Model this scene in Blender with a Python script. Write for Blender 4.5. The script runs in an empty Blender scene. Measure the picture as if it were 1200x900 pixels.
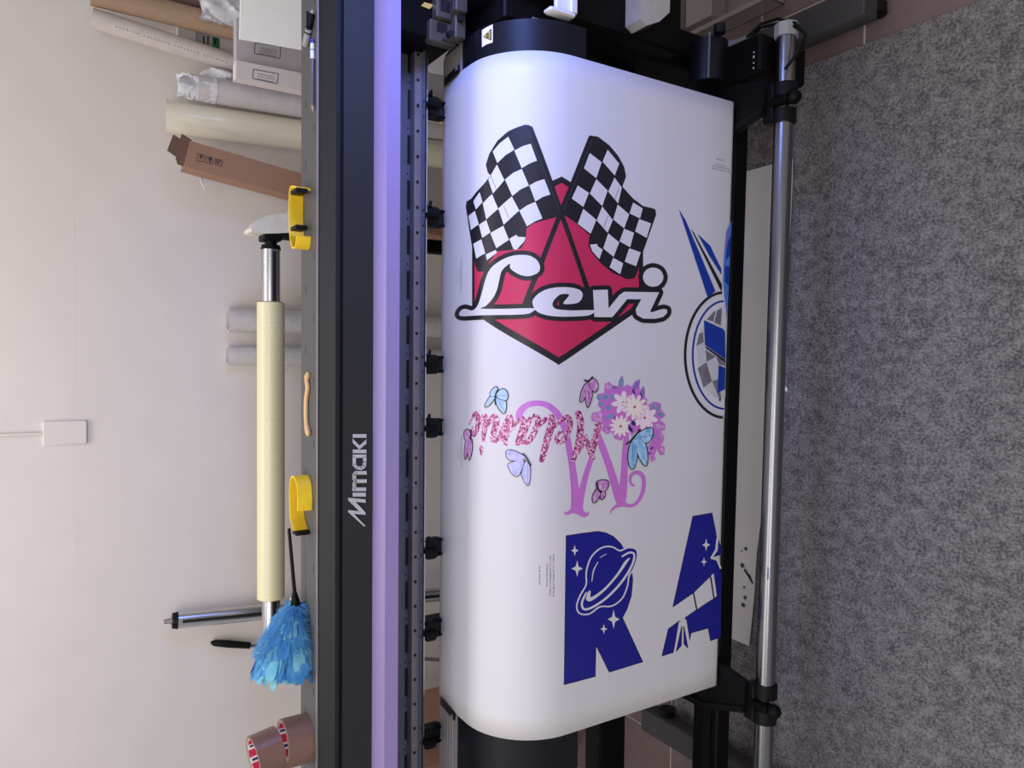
import bpy, bmesh, math, random
from mathutils import Vector, Matrix
from mathutils.geometry import delaunay_2d_cdt
from math import sin, cos, pi, radians as R_
random.seed(7)
scene = bpy.context.scene
col = scene.collection

# ------------------------------------------------------------------ camera
# World: X along the printer to its right, Y towards the wall, Z up (metres). The photo was taken with the phone on its side.
CAM = Vector((0, 0, 1.68)); FPX = 870.0
MC = ((0.00911, -0.99952, -0.02956), (-0.53844, -0.02981, 0.84214), (-0.84262, 0.00824, -0.53845))  # world <- camera (right, down, forward)
cd = bpy.data.cameras.new('camera'); cam = bpy.data.objects.new('camera', cd); col.objects.link(cam)
cd.sensor_width = 36; cd.sensor_fit = 'HORIZONTAL'; cd.lens = FPX / 1200 * 36; cd.clip_start = .05
cam.matrix_world = Matrix([[MC[i][0], -MC[i][1], -MC[i][2], CAM[i]] for i in range(3)] + [[0, 0, 0, 1]])
scene.camera = cam

# ------------------------------------------------------------------ light
world = bpy.data.worlds.new('room_light'); scene.world = world; world.use_nodes = True
bg = world.node_tree.nodes['Background']; bg.inputs[0].default_value = (.86, .84, .86, 1); bg.inputs[1].default_value = .46
def area(name, loc, target, size, power, color, sy=None, spread=None):
    d = bpy.data.lights.new(name, 'AREA'); d.energy = power; d.color = color; d.size = size
    if spread: d.spread = R_(spread)
    if sy: d.shape = 'RECTANGLE'; d.size_y = sy
    o = bpy.data.objects.new(name, d); col.objects.link(o); o.location = loc
    o.rotation_euler = (Vector(target) - Vector(loc)).to_track_quat('-Z', 'Y').to_euler()
area('ceiling_lamp', (-.85, .5, 2.8), (-.75, .8, 0), 2.0, 16, (1, .955, .92), .8)
area('ceiling_lamp', (-.6, -1.1, 2.8), (-.4, .6, .4), 2.2, 27, (1, .955, .93), .9)  # added front fill for the sheet's hanging face, standing in for wall bounce
area('ceiling_lamp', (-.2, 1.85, 2.85), (-.2, 2.0, 0), 1.8, 16, (1, .95, .90), .5)
area('control_screen_glow', (.98, .88, 1.30), (.3, 1.3, .95), .3, 4.3, (.22, .32, 1.0), .3, 105)  # added lamp for the cool tint on the sheet's right end; source unknown
vs = scene.view_settings
vs.view_transform = 'Standard'; vs.look = 'None'; vs.gamma = 1; vs.use_curve_mapping = False; vs.exposure = 0.0

# ------------------------------------------------------------------ helpers
def at(px, py, Y=None, Z=None, X=None):
    """The point of the place seen at a photo pixel, on the plane Y=, Z= or X=."""
    a, b, c = px - 600, py - 450, FPX
    d = Vector([MC[i][0] * a + MC[i][1] * b + MC[i][2] * c for i in range(3)])
    i, v = (1, Y) if Y is not None else ((2, Z) if Z is not None else (0, X))
    return CAM + d * ((v - CAM[i]) / d[i])
def lin(c):
    return tuple((v / 12.92 if v <= .04045 else ((v + .055) / 1.055) ** 2.4) for v in [x / 255 for x in c])
MATS = {}
def mat(name, rgb, rough=.5, metal=0, var=.06, scale=40, bump=0, coat=0, trans=0, alpha=1, spec=.5, stretch=None, rgb2=None, ramp=None, cloud=0):
    if name in MATS: return MATS[name]
    m = bpy.data.materials.new(name); m.use_nodes = True; nt = m.node_tree
    b = nt.nodes['Principled BSDF']; c = lin(rgb)
    b.inputs['Roughness'].default_value = rough; b.inputs['Metallic'].default_value = metal
    b.inputs['Specular IOR Level'].default_value = spec
    b.inputs['Coat Weight'].default_value = coat; b.inputs['Transmission Weight'].default_value = trans; b.inputs['Alpha'].default_value = alpha
    tc = nt.nodes.new('ShaderNodeTexCoord'); mp = nt.nodes.new('ShaderNodeMapping'); nz = nt.nodes.new('ShaderNodeTexNoise')
    nt.links.new(tc.outputs['Object'], mp.inputs[0]); nt.links.new(mp.outputs[0], nz.inputs[0])
    if stretch: mp.inputs['Scale'].default_value = stretch
    nz.inputs['Scale'].default_value = scale; nz.inputs['Detail'].default_value = 3
    cr = nt.nodes.new('ShaderNodeValToRGB')
    lo = lin(rgb2) if rgb2 else tuple(x * (1 - var) for x in c); hi = c if rgb2 else tuple(min(1, x * (1 + var)) for x in c)
    cr.color_ramp.elements[0].color = (*lo, 1); cr.color_ramp.elements[1].color = (*hi, 1)
    p0, p1 = ramp or (.3, .7); cr.color_ramp.elements[0].position = p0; cr.color_ramp.elements[1].position = p1
    nt.links.new(nz.outputs[0], cr.inputs[0]); nt.links.new(cr.outputs[0], b.inputs['Base Color'])
    if cloud:       # mottled tufts: a second, coarser noise added to the fine one
        n2 = nt.nodes.new('ShaderNodeTexNoise'); n2.inputs['Scale'].default_value = scale / cloud; n2.inputs['Detail'].default_value = 5
        ad = nt.nodes.new('ShaderNodeMath'); ad.operation = 'MULTIPLY_ADD'; ad.inputs[1].default_value = .64; hf = nt.nodes.new('ShaderNodeMath'); hf.operation = 'MULTIPLY'; hf.inputs[1].default_value = .36
        nt.links.new(mp.outputs[0], n2.inputs[0]); nt.links.new(n2.outputs[0], hf.inputs[0]); nt.links.new(nz.outputs[0], ad.inputs[0]); nt.links.new(hf.outputs[0], ad.inputs[2]); nt.links.new(ad.outputs[0], cr.inputs[0])
    if bump:
        bp = nt.nodes.new('ShaderNodeBump'); bp.inputs['Strength'].default_value = bump; bp.inputs['Distance'].default_value = .004
        nt.links.new(nz.outputs[0], bp.inputs['Height']); nt.links.new(bp.outputs[0], b.inputs['Normal'])
    MATS[name] = m; return m
def glitter(name, base, hi, lo, scale):
    m = bpy.data.materials.new(name); m.use_nodes = True; nt = m.node_tree; b = nt.nodes['Principled BSDF']
    b.inputs['Roughness'].default_value = .4
    tc = nt.nodes.new('ShaderNodeTexCoord'); v = nt.nodes.new('ShaderNodeTexVoronoi'); v.inputs['Scale'].default_value = scale
    s = nt.nodes.new('ShaderNodeSeparateColor'); cr = nt.nodes.new('ShaderNodeValToRGB')
    e = cr.color_ramp.elements; e[0].color = (*lin(lo), 1); e[1].color = (*lin(hi), 1); e[0].position = .12; e[1].position = 1.0
    k = e.new(.5); k.color = (*lin(base), 1)
    nt.links.new(tc.outputs['Object'], v.inputs['Vector']); nt.links.new(v.outputs['Color'], s.inputs[0]); nt.links.new(s.outputs[0], cr.inputs[0])
    nt.links.new(cr.outputs[0], b.inputs['Base Color']); return m

class MB:
    """Collects shapes in world coordinates; build() links them as ONE mesh object."""
    def __init__(s): s.v = []; s.f = []; s.mi = []; s.mats = []
    def add(s, vs, fs, m=0):
        n = len(s.v); s.v += [Vector(p) for p in vs]; s.f += [[i + n for i in f] for f in fs]; s.mi += [m] * len(fs); return s
    def box(s, lo, hi, m=0, bev=0):
        x0, y0, z0 = lo; x1, y1, z1 = hi
        if bev:
            b = bev; pr = [(y0 + b, z0), (y1 - b, z0), (y1, z0 + b), (y1, z1 - b), (y1 - b, z1), (y0 + b, z1), (y0, z1 - b), (y0, z0 + b)]
            cy, cz = (y0 + y1) / 2, (z0 + z1) / 2
            def ins(p): return [(cy + (y - cy) * (1 - 2 * b / (y1 - y0)), cz + (z - cz) * (1 - 2 * b / (z1 - z0))) for y, z in p]
            rings = [[(x0, y, z) for y, z in ins(pr)], [(x0 + b, y, z) for y, z in pr], [(x1 - b, y, z) for y, z in pr], [(x1, y, z) for y, z in ins(pr)]]
            return s.rings(rings, True, m)
        vs = [(x0, y0, z0), (x1, y0, z0), (x1, y1, z0), (x0, y1, z0), (x0, y0, z1), (x1, y0, z1), (x1, y1, z1), (x0, y1, z1)]
        return s.add(vs, [(3, 2, 1, 0), (4, 5, 6, 7), (0, 1, 5, 4), (1, 2, 6, 5), (2, 3, 7, 6), (3, 0, 4, 7)], m)
    def rings(s, rings, caps=True, m=0):
        n = len(rings[0]); vs = [p for r in rings for p in r]; fs = []
        for k in range(len(rings) - 1):
            for i in range(n):
                j = (i + 1) % n; fs.append((k * n + i, k * n + j, (k + 1) * n + j, (k + 1) * n + i))
        if caps: fs += [tuple(reversed(range(n))), tuple(range((len(rings) - 1) * n, len(rings) * n))]
        return s.add(vs, fs, m)
    def extr(s, prof, x0, x1, m=0):       # a (Y,Z) outline run along X
        return s.rings([[(x0, y, z) for y, z in prof], [(x1, y, z) for y, z in prof]], True, m)
    def tube(s, pts, r, n=14, caps=True, m=0):
        pts = [Vector(p) for p in pts]; rr = r if isinstance(r, (list, tuple)) else [r] * len(pts); rings = []
        up = None
        for i, p in enumerate(pts):
            t = (pts[min(i + 1, len(pts) - 1)] - pts[max(i - 1, 0)])
            if t.length < 1e-9: t = (pts[-1] - pts[0])
            t.normalize()
            if up is None: up = t.orthogonal().normalized()
            up = (up - t * up.dot(t)).normalized(); w = t.cross(up)
            rings.append([p + (up * cos(2 * pi * k / n) + w * sin(2 * pi * k / n)) * rr[i] for k in range(n)])
        return s.rings(rings, caps, m)
    def pipe(s, a, b, r, rin, n=28, m=0):   # open ended tube with wall
        a, b = Vector(a), Vector(b); t = (b - a).normalized(); u = t.orthogonal().normalized(); w = t.cross(u); rings = []
        for p, q in ((a, rin), (a, r), (b, r), (b, rin), (a, rin)):
            rings.append([p + (u * cos(2 * pi * k / n) + w * sin(2 * pi * k / n)) * q for k in range(n)])
        return s.rings(rings, False, m)
    def ball(s, c, r, n=12, m=0):
        c = Vector(c); r = Vector(r) if hasattr(r, '__len__') else Vector((r, r, r)); rings = []
        for i in range(n // 2 + 1):
            a = -pi / 2 + pi * min(max(i / (n // 2), .02), .98)
            rings.append([(c.x + r.x * cos(a) * cos(2 * pi * k / n), c.y + r.y * cos(a) * sin(2 * pi * k / n), c.z + r.z * sin(a)) for k in range(n)])
        return s.rings(rings, True, m)
    def prism(s, poly, nrm, m=0):           # planar polygon given thickness along vector nrm
        n = Vector(nrm); a = [Vector(p) for p in poly]
        return s.rings([a, [p + n for p in a]], True, m)
    def obox(s, a, b, w, d, m=0):           # box along a->b; w, d: half extent vectors
        a, b, w, d = map(Vector, (a, b, w, d))
        return s.rings([[p + w * i + d * j for i, j in ((-1, -1), (1, -1), (1, 1), (-1, 1))] for p in (a, b)], True, m)
    def build(s, name, mats, parent=None, base=None, smooth=40):
        if parent is not None: base = Vector(parent['_b'])
        elif base is None:
            xs = [min(p[i] for p in s.v) for i in range(3)]; xm = [max(p[i] for p in s.v) for i in range(3)]
            base = Vector(((xs[0] + xm[0]) / 2, (xs[1] + xm[1]) / 2, xs[2]))
        base = Vector(base)
        me = bpy.data.meshes.new(name); me.from_pydata([p - base for p in s.v], [], s.f)
        for mm in (mats if isinstance(mats, (list, tuple)) else [mats]): me.materials.append(mm)
        if any(s.mi): me.polygons.foreach_set('material_index', s.mi)
        bm = bmesh.new(); bm.from_mesh(me); bmesh.ops.recalc_face_normals(bm, faces=bm.faces); bm.to_mesh(me); bm.free()
        me.update()
        if smooth:
            me.shade_smooth(); me.set_sharp_from_angle(angle=R_(smooth))
        o = bpy.data.objects.new(name, me); col.objects.link(o); o['_b'] = list(base)
        if parent is not None: o.parent = parent
        else: o.location = base
        return o
def thing(name, loc, label, cat, group=None):
    o = bpy.data.objects.new(name, None); col.objects.link(o); o.location = loc; o['_b'] = list(loc); o.empty_display_size = .05
    return tag(o, label, cat, group)
def tag(o, label, cat, group=None, kind=None):
    o['label'] = label; o['category'] = cat
    if group: o['group'] = group
    if kind: o['kind'] = kind
    return o
def struct(o): o['kind'] = 'structure'; return o
def stuff(o): o['kind'] = 'stuff'; return o
def copy_tree(o, parent=None, loc=None):
    c = o.copy(); col.objects.link(c)
    if parent is not None: c.parent = parent
    if loc is not None: c.location = loc
    for ch in [k for k in col.objects if k.parent == o]: copy_tree(ch, c)
    return c

# ------------------------------------------------------------------ materials
M_wall = mat('wall_paint', (222, 214, 210), .9, var=.02, scale=9, bump=.06)
M_tile = mat('floor_tile', (112, 95, 95), .45, var=.08, scale=25)
M_grout = mat('tile_grout', (176, 162, 158), .9)
M_carpet = mat('carpet', (136, 131, 134), .95, scale=210, bump=.5, rgb2=(80, 76, 81), ramp=(.38, .63), stretch=(1, .8, 1), spec=.1, cloud=5)
M_paper = mat('vinyl_white', (212, 209, 213), .46, spec=.35, var=.01, scale=6)
M_dark = mat('cover_charcoal', (35, 35, 36), .55, var=.05, scale=60, spec=.25)
M_dark2 = mat('cover_groove', (22, 23, 30), .6, spec=.3)
M_topplate = mat('cover_top_gray', (82, 82, 83), .55, var=.08, scale=8, stretch=(6, 60, 60))
M_lilac = mat('lilac_bar', (140, 124, 172), .4, var=.02)
M_slate = mat('slate_sheet_metal', (112, 116, 131), .45, .2)
M_steel = mat('brushed_rail', (146, 138, 140), .42, .5)
M_chrome = mat('chrome', (205, 205, 208), .27, 1, var=.02)
M_alu = mat('satin_aluminium', (134, 134, 138), .27, 1, var=.03, scale=200)
M_black = mat('black_plastic', (11, 11, 13), .5, spec=.2)
M_black2 = mat('black_frame', (6, 6, 8), .5, spec=.14)
M_navy = mat('apron_black', (14, 15, 24), .45, spec=.25)
M_hole = mat('screw_black', (10, 10, 12), .5)
M_silver = mat('logo_silver', (184, 180, 184), .4, .2)
M_white = mat('white_plastic', (226, 224, 222), .35)
M_cream = mat('cream_roll', (228, 222, 202), .2, coat=.6, var=.03, scale=5, stretch=(20, 20, 1))
M_cream2 = mat('cream_foil', (230, 222, 178), .3, var=.03, scale=6, stretch=(60, 2, 2))
M_kraft = mat('kraft_board', (164, 136, 114), .8, var=.08, scale=30, stretch=(6, 6, 1))
M_carton = mat('brown_carton', (160, 124, 102), .85, var=.07, scale=60, stretch=(8, 8, 1))
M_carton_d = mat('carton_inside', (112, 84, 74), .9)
M_gtube = mat('pale_grey_tube', (204, 200, 198), .6)
M_ptube = mat('paper_tube', (200, 190, 186), .7)
M_wbox = mat('white_carton', (222, 214, 210), .8, var=.03)
M_gbox = mat('grey_carton', (186, 181, 188), .8, var=.03)
M_sheet = mat('bright_board', (250, 248, 248), .6, var=.01)
M_plastic = mat('plastic_wrap', (206, 206, 214), .22, var=.1, scale=30, bump=.5)
M_mauve = mat('mauve_roll', (130, 104, 104), .7)
M_ink = mat('print_black', (26, 24, 32), .4); M_iwhite = mat('print_white', (214, 211, 215), .46, var=.01)
M_red = mat('print_red', (196, 42, 84), .4, var=.03); M_blue = mat('print_blue', (16, 20, 132), .4, var=.03)
M_rblue = mat('print_royal_blue', (14, 52, 150), .4, var=.05); M_lblue = mat('print_light_blue', (70, 118, 196), .4)
M_lil = mat('print_orchid', (200, 116, 202), .4, var=.03); M_text = mat('print_grey_text', (58, 56, 66), .5)
M_glit = glitter('print_glitter', (196, 84, 150), (244, 214, 226), (120, 30, 84), 330)
M_petal = mat('print_petal', (238, 220, 228), .4, var=.06, scale=120); M_petal2 = mat('print_cream_petal', (240, 224, 216), .4, var=.06, scale=120)
M_teal = mat('print_teal', (112, 150, 178), .4, var=.2, scale=150); M_violet = mat('print_violet', (138, 110, 178), .4, var=.2, scale=150)
M_deep = mat('print_deep_blue', (44, 40, 112), .4); M_core = mat('print_flower_core', (196, 96, 96), .4)
M_bblue = mat('print_butterfly_blue', (172, 200, 240), .4, var=.15, scale=120); M_bsky = mat('print_butterfly_sky', (96, 164, 220), .4, rgb2=(190, 222, 242), scale=70)
M_bpink = mat('print_butterfly_pink', (228, 186, 226), .4, rgb2=(176, 92, 168), scale=90); M_blav = mat('print_butterfly_lavender', (206, 206, 242), .4, rgb2=(168, 164, 220), scale=90)
M_gr1 = mat('print_mid_grey', (112, 110, 118), .4, var=.3, scale=30); M_gr2 = mat('print_pale_grey', (196, 194, 200), .4)
M_yellow = mat('yellow_plastic', (246, 204, 38), .45); M_wood = mat('pale_wood', (222, 180, 124), .6, var=.1, scale=30, stretch=(4, 40, 40))
M_tape = mat('brown_tape', (124, 94, 82), .35, var=.06, scale=60); M_label = mat('label_white', (236, 230, 236), .5); M_lred = mat('label_red', (206, 40, 80), .5); M_lnavy = mat('label_navy', (40, 48, 110), .5)
M_feath = mat('feather_blue', (96, 164, 206), .8, rgb2=(46, 116, 180), scale=22, spec=.2); M_feath2 = mat('feather_pale', (140, 198, 208), .8, rgb2=(76, 158, 192), scale=25, spec=.2)
M_clear = mat('clear_plastic', (172, 162, 158), .12, var=.02, scale=4, trans=.45, alpha=.8)
M_green = mat('label_green', (48, 110, 70), .6); M_warn = mat('warning_yellow', (206, 176, 90), .5)
M_bpen = mat('pen_blue', (44, 60, 170), .4); M_pgrey = mat('marker_grey', (150, 148, 144), .5)

# ------------------------------------------------------------------ the setting
WALL = 2.4
b = MB(); b.box((-3, WALL, 0), (3, WALL + .1, 2.9)); wall = struct(b.build('wall_back', M_wall))
b = MB(); b.box((-3, WALL - .0002, 1.59), (3, WALL + .001, 2.9)); b.build('upper_wallcovering', M_wall, wall)
b = MB(); b.box((-3, -.6, -.08), (3, WALL, -.0015)); floor = struct(b.build('floor', M_grout))
T = .303; proto = None
for i in range(-7, 6):
    for j in range(-2, 4):
        x0 = -1.2 + (i + 4) * T - 0 * T; y0 = 1.375 + j * T; y1 = min(y0 + T - .004, WALL - .012)
        if x0 < -2.6 or x0 > 1.9: continue
        full = y0 + T < WALL
        if full and proto is not None:
            o = proto.copy(); col.objects.link(o); o.location = (x0 - px0, y0 - py0, 0); continue
        b = MB(); b.box((x0 + .002, y0 + .002, -.008), (x0 + T - .002, y1, 0), bev=.0012)
        o = b.build('tile', M_tile, floor)
        if full: proto, px0, py0 = o, x0, y0
b = MB(); b.box((-3, WALL - .012, 0), (3, WALL, .07), bev=.003); struct(b.build('baseboard_back', M_white))

b = MB(); b.box((-1.16, -.6, 0), (.768, 1.655, .006)); tag(b.build('carpet_runner', M_carpet), 'speckled grey carpet lying on the floor in front of and under the printer', 'carpet')
# loose strip of white film on the carpet
EDGE = [at(*p, Z=.01) for p in ((929.5, 186), (929.5, 215), (927.5, 270), (924, 340), (918, 430), (908, 520), (895, 590), (887, 650), (884, 700), (880, 740), (878, 757))]
b = MB(); n = 40; rings = []
for k in range(n + 1):
    t = k / n; x = EDGE[0].x + (EDGE[-1].x - EDGE[0].x) * t
    for e0, e1 in zip(EDGE, EDGE[1:]):
        if e1.x <= x <= e0.x + 1e-6: yf = e0.y + (e1.y - e0.y) * (e0.x - x) / (e0.x - e1.x); break
    z = .0075 + .005 * abs(sin(t * 7)) * (1 - t)
    yb = 1.55 - .05 * (1 if k == n else 0)
    rings.append([(x, yb, .0072), (x, (yf + yb) / 2, .0078), (x, yf, z + .004), (x, yf, z + .0032), (x, (yf + yb) / 2, .0070), (x, yb, .0064)])
b.rings(rings); strip = tag(b.build('film_strip', M_paper), 'long torn strip of white film lying on the carpet under the steel tube', 'film strip')
for (px, py, r) in ((874, 643, 2.6), (870, 663, 3.2), (873, 668, 2), (877, 674, 1.6), (872, 688, 1.8), (873, 700, 2.6), (871, 709, 3.2), (869, 646, 1.2)):
    b = MB(); c = at(px, py, Z=.0125); b.prism([(c.x + r * .0021 * cos(a * pi / 3 + px) * (1 + .3 * sin(a * 5)), c.y + r * .0021 * sin(a * pi / 3 + px), c.z) for a in range(6)], (0, 0, .0006)); b.build('ink_smudge', M_ink, strip)
b = MB(); p0, p1 = at(874, 670, Z=.0125), at(882, 684, Z=.0125); b.tube([p0, (p0 + p1) / 2 + Vector((.004, 0, 0)), p1], [.003, .004, .002], 6)
b.build('ink_smudge', M_ink, strip)

# ------------------------------------------------------------------ printer
X0, X1 = -1.75, 1.45
pr_ = thing('wide_format_printer', (0, 1.45, 0), 'large charcoal roll printer with a lilac bar across its cover', 'printer')
def part(mb, name, m, parent=pr_, sm=40): return mb.build(name, m, parent, smooth=sm)
b = MB(); b.extr([(1.466, 1.205), (1.58, 1.205), (1.58, 1.195), (1.466, 1.195)], X0, X1); tp = part(b, 'top_plate', M_topplate)
b = MB(); b.extr([(1.464, 1.207), (1.472, 1.207), (1.472, 1.2052), (1.464, 1.2052)], X0, X1); b.build('edge_strip', M_steel, tp)
b = MB()
for k in range(34):
    x = .78 - k * .064; y = 1.548 if k % 2 == 0 else 1.492
    b.box((x, y, 1.2048), (x + .017, y + .0018, 1.2054))
stuff(b.build('vent_slot', M_hole, tp))
b = MB(); b.extr([(1.466, 1.205), (1.425, 1.1835), (1.425, 1.175), (1.466, 1.19)], X0, X1); part(b, 'upper_front_panel', M_dark)
b = MB(); b.extr([(1.4265, 1.1825), (1.43, 1.160), (1.45, 1.160), (1.45, 1.18)], X0, X1); part(b, 'panel_groove', M_dark2)
b = MB(); b.extr([(1.420, 1.1697), (1.4175, 1.1705), (1.405, 1.113), (1.43, 1.108), (1.44, 1.165)], X0, X1); fp = part(b, 'front_panel', M_dark)
b = MB(); b.extr([(1.406, 1.113), (1.375, 1.098), (1.3695, 1.0716), (1.373, 1.0705), (1.40, 1.09), (1.43, 1.108)], X0, X1); part(b, 'lilac_bar', M_lilac)
b = MB(); b.extr([(1.46, 1.194), (1.578, 1.194), (1.62, 1.14), (1.62, .985), (1.53, .985), (1.515, 1.06), (1.445, 1.105), (1.445, 1.16)], X0, X1); part(b, 'beam_housing', M_dark)
# silver lettering on the front panel
def panel_pt(cx, cy):
    px, py = 400 + cx / 7.2, 500 + cy / 7.2
    a, d, f = px - 600, py - 450, FPX
    D = Vector([MC[i][0] * a + MC[i][1] * d + MC[i][2] * f for i in range(3)])
    P = Vector((0, 1.4175, 1.1705)); N = Vector((0, -.0575, .0125)).normalized(); return CAM + D * ((P - CAM).dot(N) / D.dot(N))
PN = Vector((0, -.0575, .0125)).normalized() * .003
def strokequads(pts, w):
    out = []
    for (p, q) in zip(pts, pts[1:]):
        p, q = Vector(p), Vector(q); d = (q - p).normalized(); n = Vector((-d.y, d.x)) * w / 2; e = d * w * .25
        out.append([p + n - e, q + n + e, q - n + e, p - n - e])
    return out
letters = [
 [[(58, 598), (203, 612), (203, 640), (118, 632), (203, 722), (203, 742), (104, 733), (203, 835), (190, 840), (58, 720), (58, 702), (150, 712), (58, 622)]],
 [[(95, 555), (205, 555), (205, 588), (95, 588)]],
 strokequads([(205, 388), (122, 388), (108, 405), (108, 440), (122, 458), (205, 458)], 30) + strokequads([(122, 458), (108, 478), (108, 508), (122, 527)], 28) + strokequads([(100, 527), (200, 527)], 30),
 strokequads([(102, 248), (203, 248)], 28) + strokequads([(108, 255), (108, 322), (132, 346), (168, 350), (192, 330), (196, 296), (196, 255)], 28),
 [[(95, 192), (210, 192), (210, 222), (95, 222)], [(95, 100), (95, 136), (150, 192), (210, 142), (210, 106), (152, 158)]],
 [[(95, 62), (210, 62), (210, 92), (95, 92)]]]
lg = None
for L in letters:
    b = MB()
    for poly in L: b.prism([panel_pt(*p) for p in poly], PN)
    b.build('logo_letter', M_silver, fp, smooth=0)
# rail behind the cover
b = MB(); b.box((X0, 1.50, .974), (X1, 1.512, 1.06)); rp = part(b, 'rail_back_plate', M_slate)
b = MB()
for k in range(24):
    x = .92 - k * .098
    b.box((x, 1.4985, .9915), (x + .062, 1.5005, .997)); b.box((x + .075, 1.4988, .995), (x + .078, 1.5004, .998))
stuff(b.build('rail_slot', M_hole, rp))
b = MB(); b.box((X0, 1.476, .9755), (X1, 1.50, .9915), bev=.001); gr = part(b, 'guide_rail', M_steel)
b = MB()
for k in range(46):
    x = .66 - k * .0545; b.tube([(x, 1.4765, .984), (x, 1.4745, .984)], .0034, 8)
stuff(b.build('rail_screw', M_hole, gr))
b = MB(); b.extr([(1.4765, .9765), (1.456, .9755), (1.454, .9715), (1.476, .9725)], X0, X1); fl = part(b, 'rail_flange', M_slate)
b = MB(); b.extr([(1.4562, .9758), (1.4530, .9742), (1.4535, .9712), (1.4562, .9735)], X0, X1); b.build('flange_edge', M_chrome, fl)
b = MB()
for y in (127, 255, 427, 501, 642, 737, 862):
    x = at(496, y, Y=1.46).x
    for dx, k in ((-.017, 1), (.017, -1)):
        b.prism([(x + dx, 1.4585, .9752), (x + dx + .006 * k, 1.4640, .9755), (x + dx - .003 * k, 1.4655, .9756)], (0, -.0003, .0009))
stuff(b.build('flange_notch', M_hole, fl))
# pinch rollers
def pinch(x):
    g = MB(); g.box((x - .021, 1.452, .940), (x + .021, 1.482, .968), bev=.004); o = part(g, 'pinch_roller', M_black)
    g = MB(); g.box((x - .019, 1.466, .921), (x - .012, 1.497, .955), bev=.002); g.box((x + .012, 1.466, .921), (x + .019, 1.497, .955), bev=.002); g.box((x - .006, 1.44, .945), (x + .006, 1.49, .975), bev=.002); g.build('roller_arm', M_black2, o)
    g = MB(); g.tube([(x - .016, 1.489, .9225), (x + .016, 1.489, .9225)], .0085, 14); g.build('roller_wheel', M_hole, o)
    g = MB(); g.tube([(x - .013, 1.455, .972), (x - .004, 1.47, .962), (x - .003, 1.484, .946)], .0016, 6); g.box((x - .004, 1.478, .938), (x + .004, 1.484, .950)); g.build('spring', M_steel, o)
    g = MB(); g.tube([(x + .018, 1.452, .966), (x + .031, 1.455, .962)], [.005, .003], 8); g.build('lever', M_black2, o)
    return o
xs = [at(508, y, Y=1.47).x for y in (127, 255, 427, 501, 642, 737, 862)]
p0 = pinch(xs[0])
for x in xs[1:]: copy_tree(p0, pr_, (x - xs[0], 0, 0))
# platen: ribbed bed and front apron (paper outline, a little inside it)
PROF = [(1.555, .80), (1.535, .86), (1.520, .893), (1.505, .9085), (1.48, .9135), (1.43, .919), (1.385, .9235)]
for k in range(13):
    a = radians = R_(84 - k * 7); PROF.append((1.345 - .0 - .138 * cos(a) + .0, .926 - .178 + .178 * sin(a)))
PROF = PROF[:7] + [(1.345 - .145 * cos(R_(90 - k * 7.2)), .775 + .149 * sin(R_(90 - k * 7.2))) for k in range(0, 13)]
PROF += [(1.2, .74), (1.2, .70), (1.2, .6), (1.2, .5), (1.2, .40)]
def inset(pts, d):
    out = []
    for i, p in enumerate(pts):
        a = Vector(pts[max(i - 1, 0)]); c = Vector(pts[min(i + 1, len(pts) - 1)]); t = (c - a).normalized(); n = Vector((t.y, -t.x))
        out.append((p[0] - n.x * d, p[1] - n.y * d))
    return out
XA = .675
core = [p for p in PROF if p[1] >= .738 and p[0] < 1.40]
inn = inset([(1.40, .922)] + core, .004); inn2 = inset([(1.40, .922)] + core, .02)
b = MB(); b.extr(inn + list(reversed(inn2)), X0, XA); ap = part(b, 'front_apron', M_navy)
bed = [(1.545, .80), (1.522, .875), (1.503, .9045), (1.48, .9095), (1.43, .915), (1.402, .9175)]
b = MB(); b.extr(bed + [(1.402, .88), (1.46, .86), (1.50, .80)], X0, XA + .01); bd = part(b, 'platen_bed', M_black)
b = MB()
for k in range(6):
    y = 1.405 + k * .0155; z = .9175 - (y - 1.402) * .085
    for (x0, x1) in ((X0, -.766), (.614, XA)):
        b = MB(); b.box((x0, y, z - .003), (x1, y + .0095, z + .002), bev=.0008); b.build('platen_rib', mat('rib_grey', (150, 144, 144), .4, .25), bd)
for (x0, x1) in ((X0, -.764), (.613, XA)): b = MB(); b.box((x0, 1.398, .913), (x1, 1.403, .921)); b.build('platen_rib', mat('rib_grey', (150, 144, 144), .4, .25), bd)
b = MB(); b.box((X0, 1.5005, .893), (XA, 1.5045, .9078)); b.build('platen_edge', M_steel, bd)
for (x, sgn) in ((-.764, -1), (.613, 1)):
    b = MB(); b.obox((x + sgn * .002, 1.478, .9185), (x + sgn * .006, 1.400, .9245), (.008, 0, 0), (0, 0, .0012)); o = part(b, 'media_clip', M_black)
    b = MB(); b.box((x + sgn * .008 - .004, 1.405, .9258), (x + sgn * .008 + .004, 1.413, .927)); b.build('clip_hole', M_steel, o)
# right end: carriage station, end covers
b = MB(); b.box((.665, 1.40, .93), (1.45, 1.62, 1.062), bev=.004); part(b, 'carriage_station', M_black2)
b = MB(); b.box((.668, 1.475, .978), (.775, 1.499, 1.05), bev=.002); st = part(b, 'station_plate', M_slate)
b = MB()
for (dx, z) in ((.70, .99), (.70, 1.03), (.73, 1.01), (.755, .99), (.755, 1.03)): b.tube([(dx, 1.476, z), (dx, 1.472, z)], .006, 10)
stuff(b.build('plate_bolt', M_hole, st))
b = MB()
q0 = at(507, 30, Y=1.385)
b.box((.655, 1.385, .940), (.70, 1.41, 1.0), bev=.002); b.box((.662, 1.36, .93), (.735, 1.39, .955), bev=.003); b.box((.70, 1.375, .955), (.745, 1.40, .99), bev=.003); b.box((.66, 1.375, .955), (.672, 1.386, .975)); b.box((.71, 1.345, .935), (.745, 1.365, .962), bev=.002)
mm = part(b, 'cap_mechanism', mat('mechanism_metal', (84, 80, 74), .4, .4))
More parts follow.
